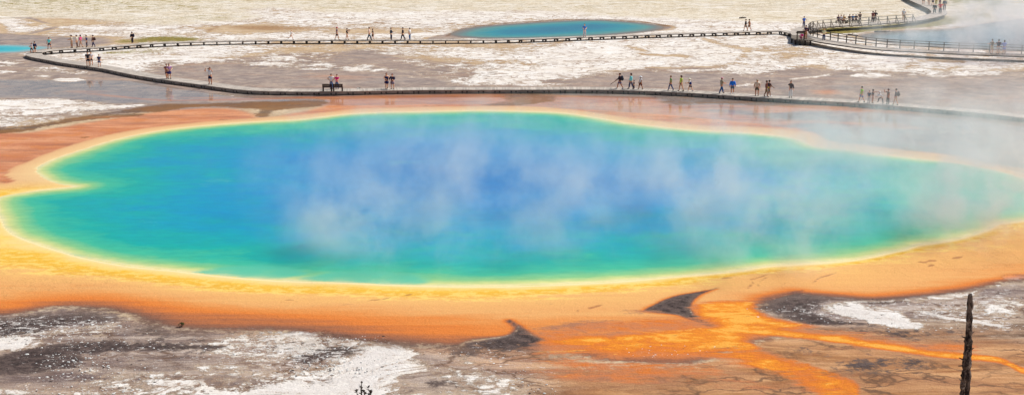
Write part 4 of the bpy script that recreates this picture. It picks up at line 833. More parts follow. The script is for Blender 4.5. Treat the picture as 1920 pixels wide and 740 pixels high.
    if dress:
        kn = (V['knR'] + V['knL']) / 2; ks = ['pel', ('a', V['pel'].lerp(kn, 0.45)), ('b', V['pel'].lerp(kn, 0.92))]
        piece('skirt', ks, [('pel', 'a'), ('a', 'b')], [(0.155, 0.125), (0.18, 0.15), (0.19, 0.165)], cloth(bottom))
    else:
        ks = [('waist', V['pel'].lerp(V['mid'], 0.35)), 'pel', ('hipR', V['hipR'] + Vector((-0.01, 0, -0.03)) * s), ('hipL', V['hipL'] + Vector((0.01, 0, -0.03)) * s)]; ed = [('waist', 'pel'), ('pel', 'hipR'), ('pel', 'hipL')]; rr = [(0.125, 0.10), (0.130, 0.108), 0.088, 0.088]
        for sd_ in 'RL':
            if btype == 'shorts': ks.append(('e' + sd_, V['hip' + sd_].lerp(V['kn' + sd_], 0.84))); rr.append(0.082); ed.append(('hip' + sd_, 'e' + sd_))
            elif btype == 'short': ks.append(('e' + sd_, V['hip' + sd_].lerp(V['kn' + sd_], 0.42))); rr.append(0.092); ed.append(('hip' + sd_, 'e' + sd_))
            else:
                ks += [('k' + sd_, V['kn' + sd_]), ('e' + sd_, V['kn' + sd_].lerp(V['an' + sd_], 0.95))]; rr += [0.070, 0.056]; ed += [('hip' + sd_, 'k' + sd_), ('k' + sd_, 'e' + sd_)]
        piece('trousers' if btype == 'long' else 'shorts', ks, ed, rr, cloth(bottom))
    if vest:
        piece('vest', [('hem', hem), 'mid', 'chest', ('col', V['chest'].lerp(V['neck'], 0.6))], [('hem', 'mid'), ('mid', 'chest'), ('chest', 'col')], [(0.165, 0.135), (0.155, 0.125), (0.165, 0.132), (0.10, 0.09)], cloth(vest))
    for sd_ in 'RL':
        piece('shoe', [('h', V['heel' + sd_]), ('m', V['an' + sd_] + Vector((0, 0.05, -0.035)) * s), ('t', V['toe' + sd_] + Vector((0, 0.02, -0.0)) * s)], [('h', 'm'), ('m', 't')], [0.05, 0.052, 0.04], cloth(shoe))
    # hair or hat
    hm4 = Matrix.Translation(head) @ Matrix.Rotation(la * 0.6 - R(head_dip), 4, 'X') @ Matrix.Scale(s, 4)
    bm = bmesh.new(); r = bmesh.ops.create_uvsphere(bm, u_segments=12, v_segments=8, radius=1.0)
    for v in r['verts']:
        p = v.co; q = Vector((p.x * 0.086, p.y * 0.106 - 0.012, p.z * 0.122 + 0.012))
        if q.y > 0.03 and q.z < 0.055: q.y = 0.03 + (q.y - 0.03) * 0.15
        if q.z < -0.04: q = Vector((q.x * (1.05 if bun else 0.8), q.y * 0.8 - 0.015, q.z * (1.5 if bun else 0.75)))
        v.co = hm4 @ q
    bm_obj('hair', bm, cloth(hair), t, True)
    if hat or hood:
        bm = bmesh.new(); bmesh.ops.create_uvsphere(bm, u_segments=12, v_segments=8, radius=1.0, matrix=hm4 @ Matrix.Translation((0, -0.008, 0.055)) @ Matrix.Diagonal((0.096, 0.118, 0.085, 1)))
        if hat and hat[1] == 'brim': bmesh.ops.create_cone(bm, cap_ends=True, segments=16, radius1=0.20, radius2=0.11, depth=0.035, matrix=hm4 @ Matrix.Translation((0, 0, 0.045)))
        elif hat: add_box(bm, (0.14, 0.11, 0.018), hm4 @ Vector((0, 0.13, 0.045)), (la * 0.6 - R(head_dip), 0, 0))
        if hood: bmesh.ops.create_uvsphere(bm, u_segments=10, v_segments=8, radius=1.0, matrix=hm4 @ Matrix.Translation((0, -0.045, -0.045)) @ Matrix.Diagonal((0.10, 0.085, 0.12, 1)))
        bm_obj('hat' if hat else 'hood', bm, cloth(hat[0] if hat else top), t, True)
    bw = 1.10 + 0.22 * random.Random(label).random(); t.scale = (bw, bw, 1.03); t['_s'] = s; t['_top'] = V['chest'].z
    return t
def local(t, v):     # a point given in the person's own frame, in scene coordinates
    return Matrix.Translation(t.location) @ Matrix.Rotation(t.rotation_euler.z, 4, 'Z') @ Vector((v[0] * 1.16, v[1] * 1.16, v[2] * 1.03))
def backpack(t, rgb, label, big=1.0, lean=0):
    s = t['_s']; z0 = t['_top']; p = local(t, (0, -0.215 * s, z0 - 0.10 * s)); o = tag(empty('backpack', p, t.rotation_euler.z), label, 'backpack', 'backpacks worn by visitors')
    bm = bmesh.new(); add_box(bm, (0.30 * s * big, 0.17 * s * big, 0.44 * s * big), (0, 0, 0), (R(-lean), 0, 0), bevel=0.05 * s); bm_obj('pack_body', bm, cloth(rgb), o, True)
    bm = bmesh.new(); add_box(bm, (0.22 * s * big, 0.07 * s, 0.2 * s * big), (0, -0.11 * s * big, -0.07 * s), (R(-lean), 0, 0), bevel=0.025 * s); bm_obj('pocket', bm, cloth(tuple(int(c * 0.8) for c in rgb)), o, True)
    bm = bmesh.new()
    for sx in (-1, 1): add_tube(bm, [(sx * 0.09 * s, 0.08 * s, 0.17 * s), (sx * 0.10 * s, 0.22 * s, 0.23 * s), (sx * 0.10 * s, 0.345 * s, 0.10 * s), (sx * 0.12 * s, 0.25 * s, -0.10 * s)], 0.018 * s, 6)
    bm_obj('strap', bm, cloth(tuple(int(c * 0.7) for c in rgb)), o, True)
def camera_held(t, label, fwd=0.27, up=0.28):
    s = t['_s']; p = local(t, (0, fwd * s, t['_top'] + up * s)); o = tag(empty('camera', p, t.rotation_euler.z), label, 'camera', 'cameras held by visitors')
    bm = bmesh.new(); add_box(bm, (0.15, 0.06, 0.10), (0, 0, 0), bevel=0.01); bm_obj('camera_body', bm, cloth((26, 26, 28), 0.5), o)
    bm = bmesh.new(); add_tube(bm, [(0, 0.03, 0), (0, 0.11, 0)], [0.035, 0.038], 10); bm_obj('camera_lens', bm, cloth((20, 20, 22), 0.4), o, True)

BLK = (34, 32, 38); NAVY = (38, 44, 78); WHT = (236, 236, 240); JEAN = (56, 84, 122); KHK = (170, 150, 120)
p = person((60, 100), 18.5, 150, 'person in a white top and dark shorts at the boardwalk bend by the turquoise pool', (226, 226, 232), (50, 50, 70), 'stroll', 'front', skin=1, zdeck=ZN)
p = person((66, 99.2), 20, -25, 'person in navy jacket standing beside the one in white at the bend', NAVY, (52, 46, 60), 'stand', 'down', sleeves='long'); backpack(p, (32, 34, 60), 'dark backpack on the person in navy at the boardwalk bend')
p = person((93, 92.3), 21, 170, 'person in a bright turquoise shirt and dark shorts near the turquoise pool', (96, 214, 214), (44, 50, 74), 'stroll', 'down', skin=1, zdeck=ZF)
p = person((135, 90), 23, 120, 'person in beige shirt and khaki shorts, first of the walking row by the pale pan', (206, 194, 170), KHK, 'ease', 'front', skin=1, hat=((96, 76, 66), 'cap'), zdeck=ZF)
p = person((144.8, 89.6), 22.5, 100, 'person in pale yellow shirt and brown trousers in the walking row, beside the magenta shirt', (240, 232, 190), (92, 62, 50), 'stand', 'down', btype='long', zdeck=ZF)
p = person((152, 89.0), 22.5, 90, 'person in a magenta shirt striding in the row on the far bend', (206, 24, 122), (38, 34, 44), 'walk', 'swing', btype='short', zdeck=ZF)
p = person((163, 88.6), 21, 95, 'person in a navy shirt and dark trousers between the magenta shirt and the brown jacket', (40, 52, 92), (44, 38, 58), 'stand', 'front', btype='long', zdeck=ZF)
p = person((175.5, 88.5), 22, 80, 'person in a brown jacket and slate trousers, last of the walking row', (88, 62, 56), (56, 58, 84), 'walk', 'down', btype='long', sleeves='long', zdeck=ZF); backpack(p, (70, 48, 44), 'brown backpack on the last person of the walking row')
p = person((248.5, 81), 20, 60, 'lone person in a black jacket with a bulky pack beside the olive grass patch', (32, 28, 40), (38, 34, 44), 'ease', 'down', btype='long', sleeves='long', zdeck=ZF); backpack(p, (30, 28, 44), 'bulky dark pack on the lone walker by the olive grass', 1.25)
p = person((165.5, 124.3), 26, -150, 'stout person in black shirt and dark shorts, one of a pair on the curved walkway', BLK, (36, 34, 46), 'stand', 'down')
p = person((171.5, 122.8), 24.5, -160, 'person in a light grey shirt and dark shorts just behind the stout person in black', (190, 186, 190), (44, 44, 66), 'ease', 'front', hair=(110, 90, 76))
p = person((186.5, 125.6), 22.5, -170, 'shorter person in a navy shirt and blue shorts, walking alone after the dark pair', (44, 44, 78), (58, 76, 116), 'stroll', 'down', hair=(120, 76, 56))
p = person((313, 147), 26, -140, 'person in maroon and olive top, one of two side by side on the sloping walkway', (98, 56, 52), (86, 58, 66), 'stroll', 'front', hair=(70, 36, 32), skin=1)
p = person((318, 148), 27, -150, 'person in a lilac top and dark blue skirt, the other of two side by side', (150, 112, 150), (48, 46, 92), 'stand', 'front', dress=True, bun=True, hair=(66, 34, 40))
p = person((394.5, 158.5), 30.5, 160, 'person in white shirt and navy shorts raising both arms to photograph, alone on the walkway', (214, 214, 240), (28, 34, 68), 'stand', 'photo_wide', skin=1, hair=(80, 50, 46)); camera_held(p, 'camera raised to the eyes by the person in white shirt and navy shorts', 0.24, 0.30)
p = person((546, 75), 18.5, -92, 'small person in white top and black shorts leaning into a stride on the far walkway', (236, 228, 226), (28, 22, 44), 'run', 'swing', lean=8, hair=(200, 170, 130), zdeck=ZF, btype='short')
p = person((632, 75), 23, -85, 'person in a dark purple shirt and red cap walking on the far walkway', (74, 58, 92), (44, 34, 56), 'walk', 'down', hat=((170, 60, 66), 'cap'), zdeck=ZF)
p = person((651, 75), 20.5, -100, 'person in a black top and bare legs photographing with raised arms on the far walkway', BLK, (206, 176, 156), 'stroll', 'photo', btype='short', skin=0, zdeck=ZF); camera_held(p, 'camera held up by the bare legged person on the far walkway')
p = person((692.5, 75.2), 23, -90, 'tall person in a pinkish beige shirt and teal trousers on the far walkway', (214, 180, 172), (34, 60, 82), 'walk', 'down', btype='long', zdeck=ZF)
p = person((699, 74.6), 19.5, -95, 'person in a black dress half hidden by the tall person in beige', BLK, BLK, 'stroll', 'down', dress=True, bun=True, zdeck=ZF)
p = person((733.5, 75), 21.5, -80, 'person in a teal black jacket carrying a white bag across the far walkway', (30, 44, 62), (42, 36, 58), 'ease', 'front', btype='long', sleeves='long', zdeck=ZF, vest=(46, 58, 78))
p = person((755.5, 75), 22.5, 92, 'slim person all in black striding on the far walkway', (26, 24, 40), (30, 28, 44), 'walk', 'down', btype='long', sleeves='long', zdeck=ZF)
p = person((768.5, 75), 21.5, 60, 'person in a white shirt and blue jeans, last of the strollers on the far walkway', (216, 222, 236), (44, 78, 120), 'ease', 'down', btype='long', zdeck=ZF)
p = person((621.5, 167.3), 27.5, -170, 'person in a white shirt with hands on hips behind the bench', (236, 236, 246), (74, 104, 150), 'stand', 'hips', btype='long', skin=1, hair=(40, 30, 40))
p = person((632.2, 167.8), 27, 170, 'person in a bright pink shirt and jeans behind the bench', (232, 38, 116), (54, 90, 136), 'ease', 'front', btype='long', hair=(66, 30, 36))
p = person((725, 166.8), 29, -160, 'person in a navy sleeveless dress, one of a pair on the near walkway', (26, 30, 68), (26, 32, 76), 'stroll', 'front', dress=True, sleeves=False, bun=True, hair=(38, 22, 28))
p = person((736, 167.2), 27.5, 170, 'person in a dark cardigan and patterned grey dress beside the navy dress', (52, 48, 66), (112, 100, 112), 'stand', 'front', dress=True, sleeves='long', hair=(90, 50, 50))
p = person((1162, 166.6), 28.5, 95, 'person in black carrying a backpack and a long stick, walking on the near walkway', (44, 34, 44), (98, 96, 124), 'walk', 'stick', sleeves='long', skin=1, shoe=(226, 214, 210), hair=(54, 32, 30)); backpack(p, (50, 58, 70), 'large slate backpack on the walker with the stick', 1.25)
st_p = local(p, (0.22, 0.36, 0.80)); en_p = local(p, (0.25, 0.85, 0.42)); o = tag(empty('walking_stick', st_p), 'long dark stick slanting down from the hand of the backpacker in black', 'stick')
bm = bmesh.new(); d_ = Vector(en_p) - Vector(st_p); add_tube(bm, [d_ * -0.35, d_], [0.03, 0.026], 7); bm_obj('stick_shaft', bm, cloth((60, 46, 42)), o, True)
p = person((1183, 166.6), 28, 100, 'person in a light cyan shirt and slate trousers walking beside a small child', (112, 214, 234), (72, 78, 106), 'stroll', 'down', btype='long', bun=True, sleeves='long')
p = person((1188.6, 167), 15.5, 95, 'small child in dark clothes close behind the cyan shirt', (58, 52, 66), (60, 58, 72), 'stand', 'down', btype='long')
p = person((1201, 167.8), 24, 110, 'person in a white sun hat and white shirt walking on the near walkway', (240, 232, 236), (92, 44, 40), 'stroll', 'down', skin=2, hat=((244, 236, 240), 'brim'))
p = person((1257.5, 170), 27.5, 92, 'person in a green shirt and jeans with a wide stride on the near walkway', (86, 142, 76), (72, 84, 120), 'walk', 'down', btype='long', skin=1, hair=(104, 82, 66))
p = person((1277, 171), 28.5, 105, 'person in a lime shirt and black shorts on the near walkway', (176, 214, 76), (24, 26, 34), 'stroll', 'down', btype='short', bun=True)
p = person((1294.5, 171.4), 24, 85, 'person in a beige hat and navy vest over white, leaning ahead', (232, 234, 240), (26, 34, 64), 'walk', 'front', lean=14, vest=(24, 40, 96), hat=((228, 200, 176), 'brim'), shoe=(230, 226, 224))
p = person((1352.5, 175.3), 29.5, -75, 'person in a pink cap, sage shirt and blue jeans striding away from the rest', (146, 140, 116), (42, 80, 124), 'walk2', 'front', btype='long', hat=((214, 150, 160), 'cap'), skin=1)
p = person((1373, 176), 28, 175, 'person in a vivid blue jacket and teal shorts on the near walkway', (30, 108, 214), (72, 92, 108), 'stroll', 'down', sleeves='long', shoe=(226, 222, 222), skin=1)
p = person((1419, 179.4), 29, 165, 'person in a beige shirt, hat and dark green shorts standing on the near walkway', (206, 184, 160), (78, 74, 60), 'stand', 'down', hat=((142, 128, 104), 'cap'), shoe=(60, 58, 60), skin=1)
p = person((1436.5, 181.6), 29.5, -110, 'person in maroon shirt with yellow waist bag, half behind the striding one in brown', (110, 58, 48), (120, 92, 50), 'stroll', 'front', skin=2)
s_ = p['_s']; yb = local(p, (0.05, 0.19 * s_, 1.0 * s_)); o = tag(empty('waist_bag', yb, p.rotation_euler.z), 'bright yellow waist bag on the person in maroon', 'bag')
bm = bmesh.new(); add_box(bm, (0.26, 0.12, 0.16), (0, 0, 0), bevel=0.03); bm_obj('pouch', bm, cloth((246, 196, 40)), o, True)
bm = bmesh.new(); add_box(bm, (0.27, 0.02, 0.03), (0, 0.065, 0.03)); bm_obj('flap', bm, cloth((196, 140, 30)), o)
p = person((1441.5, 181.4), 30.5, -70, 'person in a dark brown shirt and white sneakers striding on the near walkway', (70, 48, 50), (96, 80, 66), 'walk2', 'swing', shoe=(236, 232, 230), skin=2)
p = person((1482, 183.2), 30.5, -170, 'person in a dark grey jacket and white trousers lifting a hand to the face', (74, 66, 70), (226, 216, 210), 'stand', 'one_up', btype='long', sleeves='long', hair=(52, 34, 34))
p = person((1615, 192.2), 29.5, 95, 'person in a lime green shirt and blue shorts in the misty group', (142, 214, 62), (98, 124, 170), 'walk', 'down', hair=(30, 24, 30))
p = person((1629, 193.2), 22.5, 150, 'child in a navy shirt and light grey trousers in the misty group', (50, 52, 88), (178, 172, 170), 'stand', 'down', btype='long')
p = person((1635.8, 193.8), 25.5, -90, 'person in a black top and white belt pointing with a raised arm', (48, 40, 56), (216, 206, 206), 'stand', 'point', btype='short', sleeves=False, skin=1, bun=True)
p = person((1653, 195), 24, 95, 'person in a white hood and lilac jacket bending with one foot lifted', (224, 206, 232), (70, 56, 68), 'step', 'knee', lean=34, btype='long', sleeves='long', hood=True)
p = person((1664.5, 195.8), 28, 100, 'person in a grey shirt and dark trousers standing next to the white hood', (132, 122, 114), (84, 76, 72), 'ease', 'one_up', btype='long', skin=1)
p = person((1679, 196.8), 29.5, 80, 'person in a grey brown jacket, farthest into the mist on the near walkway', (112, 100, 96), (196, 176, 144), 'stroll', 'down', sleeves='long'); backpack(p, (110, 98, 94), 'grey brown backpack fading into the mist', 1.2)
p = person((1096, 69.2), 23, 175, 'person in a blue shirt and grey trousers standing in front of the far pool', (64, 118, 196), (186, 172, 176), 'stand', 'front', btype='long', zdeck=ZF, hair=(50, 34, 36))
p = person((1398, 58), 21, 92, 'person in black walking ahead on the far walkway near the platform', (30, 28, 34), (44, 40, 44), 'walk', 'down', zdeck=ZF, sleeves='long')
p = person((1404.5, 57.8), 21, 88, 'person in a tan shirt following the walker in black near the platform', (156, 112, 82), (96, 72, 54), 'walk', 'swing', zdeck=ZF, skin=1)
p = person((1507, 52), 20, -175, 'person in a vivid blue shirt leaning on the corner of the railing', (36, 104, 206), (40, 52, 96), 'stand', 'lean', btype='long', zdeck=ZR, skin=2)
p = person((1510.5, 73.8), 25, 120, 'person in a dark plum top and tan shorts beside the information stand', (52, 36, 58), (176, 140, 92), 'stand', 'front', zdeck=ZR, skin=1); backpack(p, (60, 44, 60), 'dark pack on the person beside the information stand')
p = person((1503.5, 74.6), 10.5, 140, 'small child in a magenta jacket crouching under the information stand', (204, 44, 124), (120, 40, 84), 'crouch', 'knee', zdeck=ZR + 0.014, sleeves='long', btype='long')
p = person((1544.5, 75.8), 20.5, 165, 'person in a pale yellow shirt and navy jeans on the lower railed walk', (240, 230, 160), (40, 64, 104), 'ease', 'front', btype='long', zdeck=ZR, hair=(150, 90, 60))
seatp = [((1571.5, 44.2), 'seated person in a grey coat at the end of the row behind the railing', (96, 80, 92), (70, 50, 60), (80, 50, 50), None),
         ((1576.5, 44.2), 'seated person in a pale shirt with dark red hair behind the railing', (214, 206, 214), (76, 54, 60), (96, 22, 40), None),
         ((1581.5, 44.0), 'seated person in a mustard shirt behind the railing', (150, 112, 40), (84, 60, 44), (50, 36, 30), None),
         ((1592.5, 43.4), 'seated person in a black coat behind the railing', (28, 26, 36), (40, 34, 44), (24, 22, 26), None),
         ((1598.5, 43.2), 'seated person in a teal blue shirt behind the railing', (30, 104, 160), (40, 36, 46), (34, 26, 30), None),
         ((1604.5, 43.0), 'seated person in a black shirt and white cap behind the railing', (30, 34, 50), (44, 40, 50), (40, 30, 30), ((220, 226, 226), 'cap'))]
for q, lab, tp, bt, hr, ht in seatp: person(q, 14.6, 180, lab, tp, bt, 'sit', 'knee', btype='long', zdeck=ZR, hair=hr, hat=ht, skin=1)
p = person((1611.8, 45.2), 21, 20, 'standing person in grey next to the seated row behind the railing', (92, 76, 70), (60, 50, 52), 'stand', 'front', btype='long', zdeck=ZR)
p = person((1640.5, 42.2), 21, -20, 'person in a black jacket standing close to a companion at the braced railing', (28, 26, 40), (36, 32, 46), 'stand', 'lean', sleeves='long', btype='long', zdeck=ZR)
p = person((1635.8, 42.2), 20, -60, 'person in a dark red top facing the one in the black jacket', (120, 60, 60), (70, 44, 52), 'stand', 'front', btype='long', zdeck=ZR, skin=1)
p = person((1694, 38.5), 20.5, 190, 'person in a lavender white shirt and khaki shorts at the end of the braced railing', (222, 218, 240), (150, 122, 70), 'ease', 'down', zdeck=ZR, hat=((226, 214, 224), 'cap'))
p = person((1752, 25.6), 17.8, 160, 'person in a black teal coat on the hairpin of the railed walk', (26, 44, 52), (24, 60, 66), 'stand', 'down', btype='long', zdeck=ZR, sleeves='long', shoe=(226, 220, 216))
p = person((1762.5, 25.8), 20, 175, 'person in a red shirt and black trousers on the hairpin', (192, 26, 44), (24, 20, 44), 'stand', 'hips', btype='long', zdeck=ZR, skin=1)
p = person((1770.5, 19), 19.5, 180, 'person in a grey jacket over white, at the misty edge of the hairpin', (92, 94, 104), (110, 92, 106), 'stand', 'down', btype='long', sleeves='long', zdeck=ZR)
p = person((1731, 8.6), 19, 180, 'person in black shorts cut by the top of the picture beside the dark fascia', (36, 32, 34), (50, 30, 34), 'stand', 'down', zdeck=ZR)
p = person((1741.5, 10.6), 19, 170, 'person with a pale top and bare legs near the top of the picture', (206, 214, 240), (226, 226, 240), 'stroll', 'down', btype='short', zdeck=ZR, shoe=(70, 40, 40))
p = person((1748.5, 11), 19, 185, 'person in a pink shirt and black skirt near the top of the picture', (236, 90, 170), (36, 20, 40), 'stand', 'front', dress=True, zdeck=ZR)
p = person((1755, 10.4), 19, 175, 'person in a mustard green coat near the top of the picture', (176, 166, 34), (150, 146, 50), 'stand', 'down', btype='long', sleeves='long', zdeck=ZR)
p = person((1762, 10.4), 19, 180, 'person in a maroon coat near the top of the picture', (112, 26, 60), (84, 36, 60), 'stand', 'front', btype='long', sleeves='long', zdeck=ZR)
p = person((1859, 101), 26, 10, 'person in a brown olive shirt and khaki shorts leaning at the lower railing', (110, 92, 68), (176, 162, 120), 'stand', 'lean', zdeck=ZR)
p = person((1871, 101.8), 26.5, -10, 'person in a black top and white shorts between two others at the lower railing', (50, 38, 56), (226, 222, 206), 'stroll', 'lean', zdeck=ZR)
p = person((1882, 102.2), 25.5, 5, 'person in a periwinkle dress at the lower railing in the mist', (122, 134, 196), (128, 136, 190), 'stand', 'lean', dress=True, sleeves='long', zdeck=ZR, bun=True)

# freeze the grown figures into plain meshes
bpy.context.view_layer.update()
dg = bpy.context.evaluated_depsgraph_get()
frozen = []
for o, mat, post in pending: frozen.append(bpy.data.meshes.new_from_object(o.evaluated_get(dg)))
for (o, mat, post), me in zip(pending, frozen):
    o.modifiers.clear(); old = o.data
    if post is not None:
        bm = bmesh.new(); bm.from_mesh(me); post(bm); bm.to_mesh(me); bm.free()
    me.polygons.foreach_set('use_smooth', [True] * len(me.polygons))
    o.data = me; me.name = o.name; me.materials.clear()
    for m in (mat if isinstance(mat, list) else [mat]): me.materials.append(m)
    bpy.data.meshes.remove(old)
for o in COL.objects:
    for k in ('_s', '_top'):
        if k in o: del o[k]

# ------------------------------------------------------------------ dead trunk, sapling, small growth, logs
n = NT('dark_bark')  # dark mottled bark with paler flecks
vv = n.noise(3.2, 7, 0.75, sx=2.2, sy=2.2, sz=0.9)
c = n.mix(n.rng(vv, 0.42, 0.62), lin(44, 34, 32), lin(128, 110, 100)); c = n.mix(n.rng(n.noise(6, 5, 0.8, sz=0.6, off=(4, 4, 4)), 0.56, 0.68), c, lin(186, 168, 154))
n.pbsdf(c, 0.9, 0.2, n.bump(vv, 1.0, 0.05)); M_bark = n.m
bx, by = W(1802, 980, 0); by = 45.5
bx = (1805 - CX) / F * (by * cp + H * sp)
t = tag(empty('dead_tree', (bx, by, 0)), 'tall bare dark trunk with a broken top, standing alone before the orange runoff', 'dead tree')
bm = bmesh.new(); rr_ = random.Random(3); rings = []; HT = 8.15; SEG = 14
# the top is set where the sight line to the traced tip crosses the trunk's distance
u = (1817.0 - CX) / F; v_ = (560.0 - CY) / F; tt = by / (cp - v_ * sp); HT = H + tt * (-sp - v_ * cp); TX = u * tt - bx
for i in range(64):
    f = i / 63; zz = f * HT; rad = 0.175 * (1 - f) ** 0.8 + 0.07
    rad *= 1 + 0.16 * math.sin(i * 1.7) * rr_.random() + (0.35 if 0.955 < f < 0.985 else 0)
    cx_ = TX * f + 0.05 * math.sin(f * 9) + (0.03 if f > 0.95 else 0); cy_ = 0.06 * math.sin(f * 7 + 1)
    rings.append([bm.verts.new((cx_ + math.cos(a_) * rad * (1 + rr_.uniform(-0.20, 0.22)), cy_ + math.sin(a_) * rad * (1 + rr_.uniform(-0.20, 0.22)), zz + rr_.uniform(-0.03, 0.03) + (rr_.uniform(0, 0.22) if i == 63 else 0))) for a_ in (2 * math.pi * k / SEG for k in range(SEG))])
for a_, b2 in zip(rings, rings[1:]):
    for k in range(SEG): bm.faces.new((a_[k], a_[(k + 1) % SEG], b2[(k + 1) % SEG], b2[k]))
bm.faces.new(rings[-1]); bm_obj('trunk', bm, M_bark, t)
for k in range(26):
    f = rr_.uniform(0.25, 0.97); a_ = rr_.uniform(0, 6.28); rad = 0.175 * (1 - f) ** 0.8 + 0.06; p0 = Vector((TX * f + math.cos(a_) * rad * 0.8 + 0.05 * math.sin(f * 9), math.sin(a_) * rad * 0.8, f * HT)); L = rr_.uniform(0.07, 0.20)
    bm = bmesh.new(); add_tube(bm, [p0, p0 + Vector((math.cos(a_) * L, math.sin(a_) * L, rr_.uniform(-0.04, 0.08)))], [0.035, 0.012], 5); bm_obj('branch_stub', bm, M_bark, t)

M_leaf = cloth((62, 66, 26), 0.7); M_leafd = cloth((44, 32, 22), 0.7)
def leafy(name, loc, label, cat, stems, leaf, nleaf, mat_s, mat_l, seed, group=None):
    r = random.Random(seed); t = tag(empty(name, loc), label, cat, group); bs_ = bmesh.new(); bl = bmesh.new()
    for pts, rad in stems:
        add_tube(bs_, pts, [rad * (1 - 0.75 * i / (len(pts) - 1)) for i in range(len(pts))], 6)
        for j in range(nleaf):
            f = r.uniform(0.45, 1.0) * (len(pts) - 1); i = min(int(f), len(pts) - 2); p = Vector(pts[i]).lerp(Vector(pts[i + 1]), f - i)
            a_ = r.uniform(0, 6.28); d = Vector((math.cos(a_), math.sin(a_), r.uniform(0.1, 1.1))).normalized(); L = leaf * r.uniform(0.6, 1.2); s1 = d.cross(Vector((0, 0, 1))).normalized() * L * 0.3
            q = [p + d * 0.01, p + d * L * 0.5 + s1, p + d * L, p + d * L * 0.5 - s1 + Vector((0, 0, 0.01))]
            bl.faces.new([bl.verts.new(x_) for x_ in q])
    bm_obj('stem', bs_, mat_s, t); bm_obj('foliage', bl, mat_l, t); return t
sy = 48.0; sx = (680 - CX) / F * (sy * cp + 19 * sp)
def SP(px, py): # a point of the sapling at its own distance
    v_ = (py - CY) / F; tt = sy / (cp - v_ * sp); return ((px - CX) / F * tt - sx, 0.0, H + tt * (-sp - v_ * cp))
r5 = random.Random(5)
stems = [([(0, 0, 0), (0.05, 0.02, 1.0), SP(679, 752), SP(677, 730), SP(678, 719)], 0.06), ([(0.02, 0, 0.9), SP(672, 764), SP(670, 746), SP(669, 731)], 0.035), ([(0.04, 0, 1.2), SP(688, 752), SP(683, 738), SP(681, 731)], 0.035), ([(0.04, 0, 1.0), SP(690, 752), SP(694, 736), SP(689, 725)], 0.03), ([(0.05, 0, 1.3), SP(692, 748), SP(695, 733)], 0.02), ([(0, 0, 0.8), SP(664, 775), SP(660, 762)], 0.03), ([(0, 0, 0.8), SP(700, 775), SP(704, 760)], 0.03)]
t = leafy('sapling', (sx, sy, 0), 'dark twiggy top of a young tree poking into view over the white sinter', 'sapling', stems, 0.13, 26, M_bark, M_leafd, 6)
x, y = W(340, 612, 0); leafy('shrub', (x, y, 0), 'tiny olive tuft growing alone where the orange mat meets the dark crust', 'plant', [([(0, 0, 0), (r5.uniform(-.12, .12), r5.uniform(-.1, .1), 0.09), (r5.uniform(-.1, .1), r5.uniform(-.06, .06), 0.2)], 0.012) for _ in range(6)], 0.09, 12, M_bark, M_leaf, 9)
def log(px0, px1, rad, label):
    a_ = Vector((*W(*px0), rad * 0.8)); b2 = Vector((*W(*px1), rad * 0.8)); t = tag(empty('fallen_log', a_ - Vector((0, 0, rad * 0.8))), label, 'log'); d = b2 - a_
    bm = bmesh.new(); add_tube(bm, [Vector((0, 0, rad * 0.8)) + d * f + Vector((0, 0.04 * math.sin(f * 6), 0.02 * math.sin(f * 9))) for f in (0, 0.2, 0.45, 0.7, 1)], [rad, rad * 1.1, rad * 0.9, rad * 0.8, rad * 0.5], 9); bm_obj('log_trunk', bm, M_bark, t, True)
    bm = bmesh.new(); add_tube(bm, [d * 0.4 + Vector((0, 0, rad)), d * 0.45 + Vector((0.1, 0.1, rad + 0.35))], [rad * 0.35, rad * 0.15], 6); bm_obj('branch_stub', bm, M_bark, t)
log((1387, 35.2), (1399, 34.4), 0.13, 'dark fallen log lying at the head of the brown trickle on the far plain')
log((1590, 66.5), (1609, 68.2), 0.12, 'thin dark log beside the steaming pool, behind the lower railing')
log((1640, 61.2), (1668, 60.2), 0.14, 'dark branch at the water line of the steaming pool')

# ------------------------------------------------------------------ steam drifting over the springs
n = NT('steam_vapour')
tc = n.n('ShaderNodeTexCoord').outputs['Object']
ln = n.n('ShaderNodeVectorMath', operation='LENGTH'); n.put(ln.inputs[0], tc)
fall = n.rng(ln.outputs['Value'], 0.15, 1.0, 1.0, 0.0)
wisp = n.noise(0.40, 6, 0.66, 0.15, sx=0.8, sy=0.5, sz=0.75, rot=0.2)
wisp2 = n.noise(0.075, 2, 0.5, 0.0, sz=0.5, off=(40, 2, 8))
dn_ = n.math('MULTIPLY', n.rng(wisp, 0.43, 0.62, 0.08, 1.15), n.rng(wisp2, 0.36, 0.62, 0.35, 1.15))
info = n.n('ShaderNodeObjectInfo').outputs['Alpha']
dens = n.math('MULTIPLY', n.math('MULTIPLY', dn_, fall), info)
vol = n.n('ShaderNodeVolumeScatter'); vol.inputs['Color'].default_value = (0.85, 0.965, 0.965, 1); vol.inputs['Anisotropy'].default_value = 0.15
n.put(vol.inputs['Density'], dens); n.t.links.new(vol.outputs[0], n.out.inputs['Volume'])
M_steam = n.m
bm = bmesh.new(); bmesh.ops.create_icosphere(bm, subdivisions=3, radius=1.04); steam_me = bpy.data.meshes.new('steam'); bm.to_mesh(steam_me); bm.free(); steam_me.materials.append(M_steam)
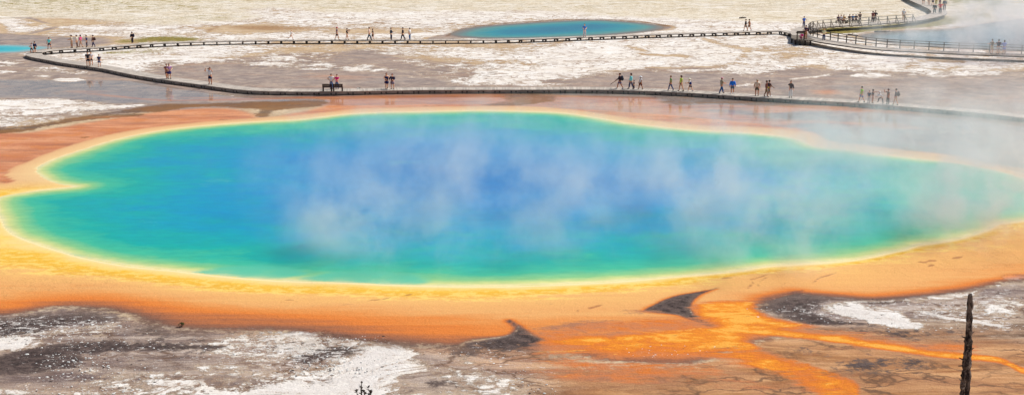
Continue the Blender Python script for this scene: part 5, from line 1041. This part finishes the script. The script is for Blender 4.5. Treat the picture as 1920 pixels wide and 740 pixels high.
PUFFS = [(760, 320, 2.6, 16, 13, 5, .055), (645, 405, 1.8, 5, 5, 3.6, .13), (600, 432, 1.4, 5, 4, 2.4, .05), (730, 430, 2.0, 7, 6, 3.6, .10), (1000, 330, 2.6, 16, 12, 5, .05), (960, 440, 1.6, 10, 7, 3.0, .08),
         (1200, 350, 2.6, 15, 12, 5, .075), (1430, 430, 2.0, 7, 7, 4.2, .15), (1400, 320, 2.8, 12, 10, 5, .07), (1590, 330, 2.8, 16, 12, 5.5, .10), (1760, 330, 3.0, 17, 13, 6, .12),
         (1040, 222, 1.2, 22, 9, 2.4, .10), (740, 236, 1.2, 18, 7, 2.2, .07), (1380, 258, 1.4, 18, 9, 2.8, .09), (1640, 240, 2.4, 20, 9, 4.5, .045), (1890, 225, 3.0, 20, 15, 6, .12), (1800, 380, 2.2, 14, 10, 4.5, .10),
         (1880, 62, 3.4, 22, 10, 6, .22), (1930, 22, 4.0, 20, 16, 8, .15), (1735, 74, 1.4, 13, 6, 2.2, .10)]
for i, (x, y, zc, rx, ry, rz, d) in enumerate(PUFFS):
    wx, wy = W(x, y, zc); o = bpy.data.objects.new('steam', steam_me); COL.objects.link(o)
    o.location = (wx, wy, zc * 0.9 + 0.3); o.scale = (rx, ry, rz); o.color = (1, 1, 1, d); tag(o, kind='stuff')

# ------------------------------------------------------------------ loose chips of sinter on the front crust (nobody could count them)
rc_ = random.Random(21); bmw = bmesh.new(); bmd = bmesh.new()
zones = [((-20, 230), (598, 645), 900), ((400, 720), (634, 700), 1300), ((60, 420), (645, 735), 900), ((1450, 1900), (562, 615), 700), ((1200, 1290), (650, 672), 60), ((760, 1000), (660, 738), 400)]
for (x0, x1), (y0, y1), cnt in zones:
    cnt = int(cnt * 0.6); cl = [(rc_.uniform(x0, x1), rc_.uniform(y0, y1)) for _ in range(max(4, cnt // 12))]
    for _ in range(cnt):
        a_, b2 = rc_.choice(cl); px = a_ + rc_.gauss(0, 34); py = min(max(b2 + rc_.gauss(0, 6), y0 - 4), y1 + 6); wx, wy = W(px, py, 0)
        L = (abs(rc_.gauss(0, 0.07)) + 0.03) * 0.30; bm = bmw if rc_.random() < 0.8 else bmd; r0 = rc_.uniform(0, 6.28); n0 = rc_.choice((5, 6)); hgt_ = L * rc_.uniform(0.2, 0.45)
        lo = [bm.verts.new((wx + math.cos(r0 + k * 6.283 / n0) * L * rc_.uniform(0.8, 1.9), wy + math.sin(r0 + k * 6.283 / n0) * L * rc_.uniform(0.7, 1.2), -0.01)) for k in range(n0)]
        hi = [bm.verts.new((wx + (v.co.x - wx) * 0.62, wy + (v.co.y - wy) * 0.62, hgt_ * rc_.uniform(0.7, 1.2))) for v in lo]
        for k in range(n0): bm.faces.new((lo[k], lo[(k + 1) % n0], hi[(k + 1) % n0], hi[k]))
        bm.faces.new(hi)
tag(bm_obj('sinter_chips', bmw, cloth((214, 206, 198), 0.7)), kind='stuff'); tag(bm_obj('dark_gravel', bmd, cloth((70, 60, 56), 0.8)), kind='stuff')
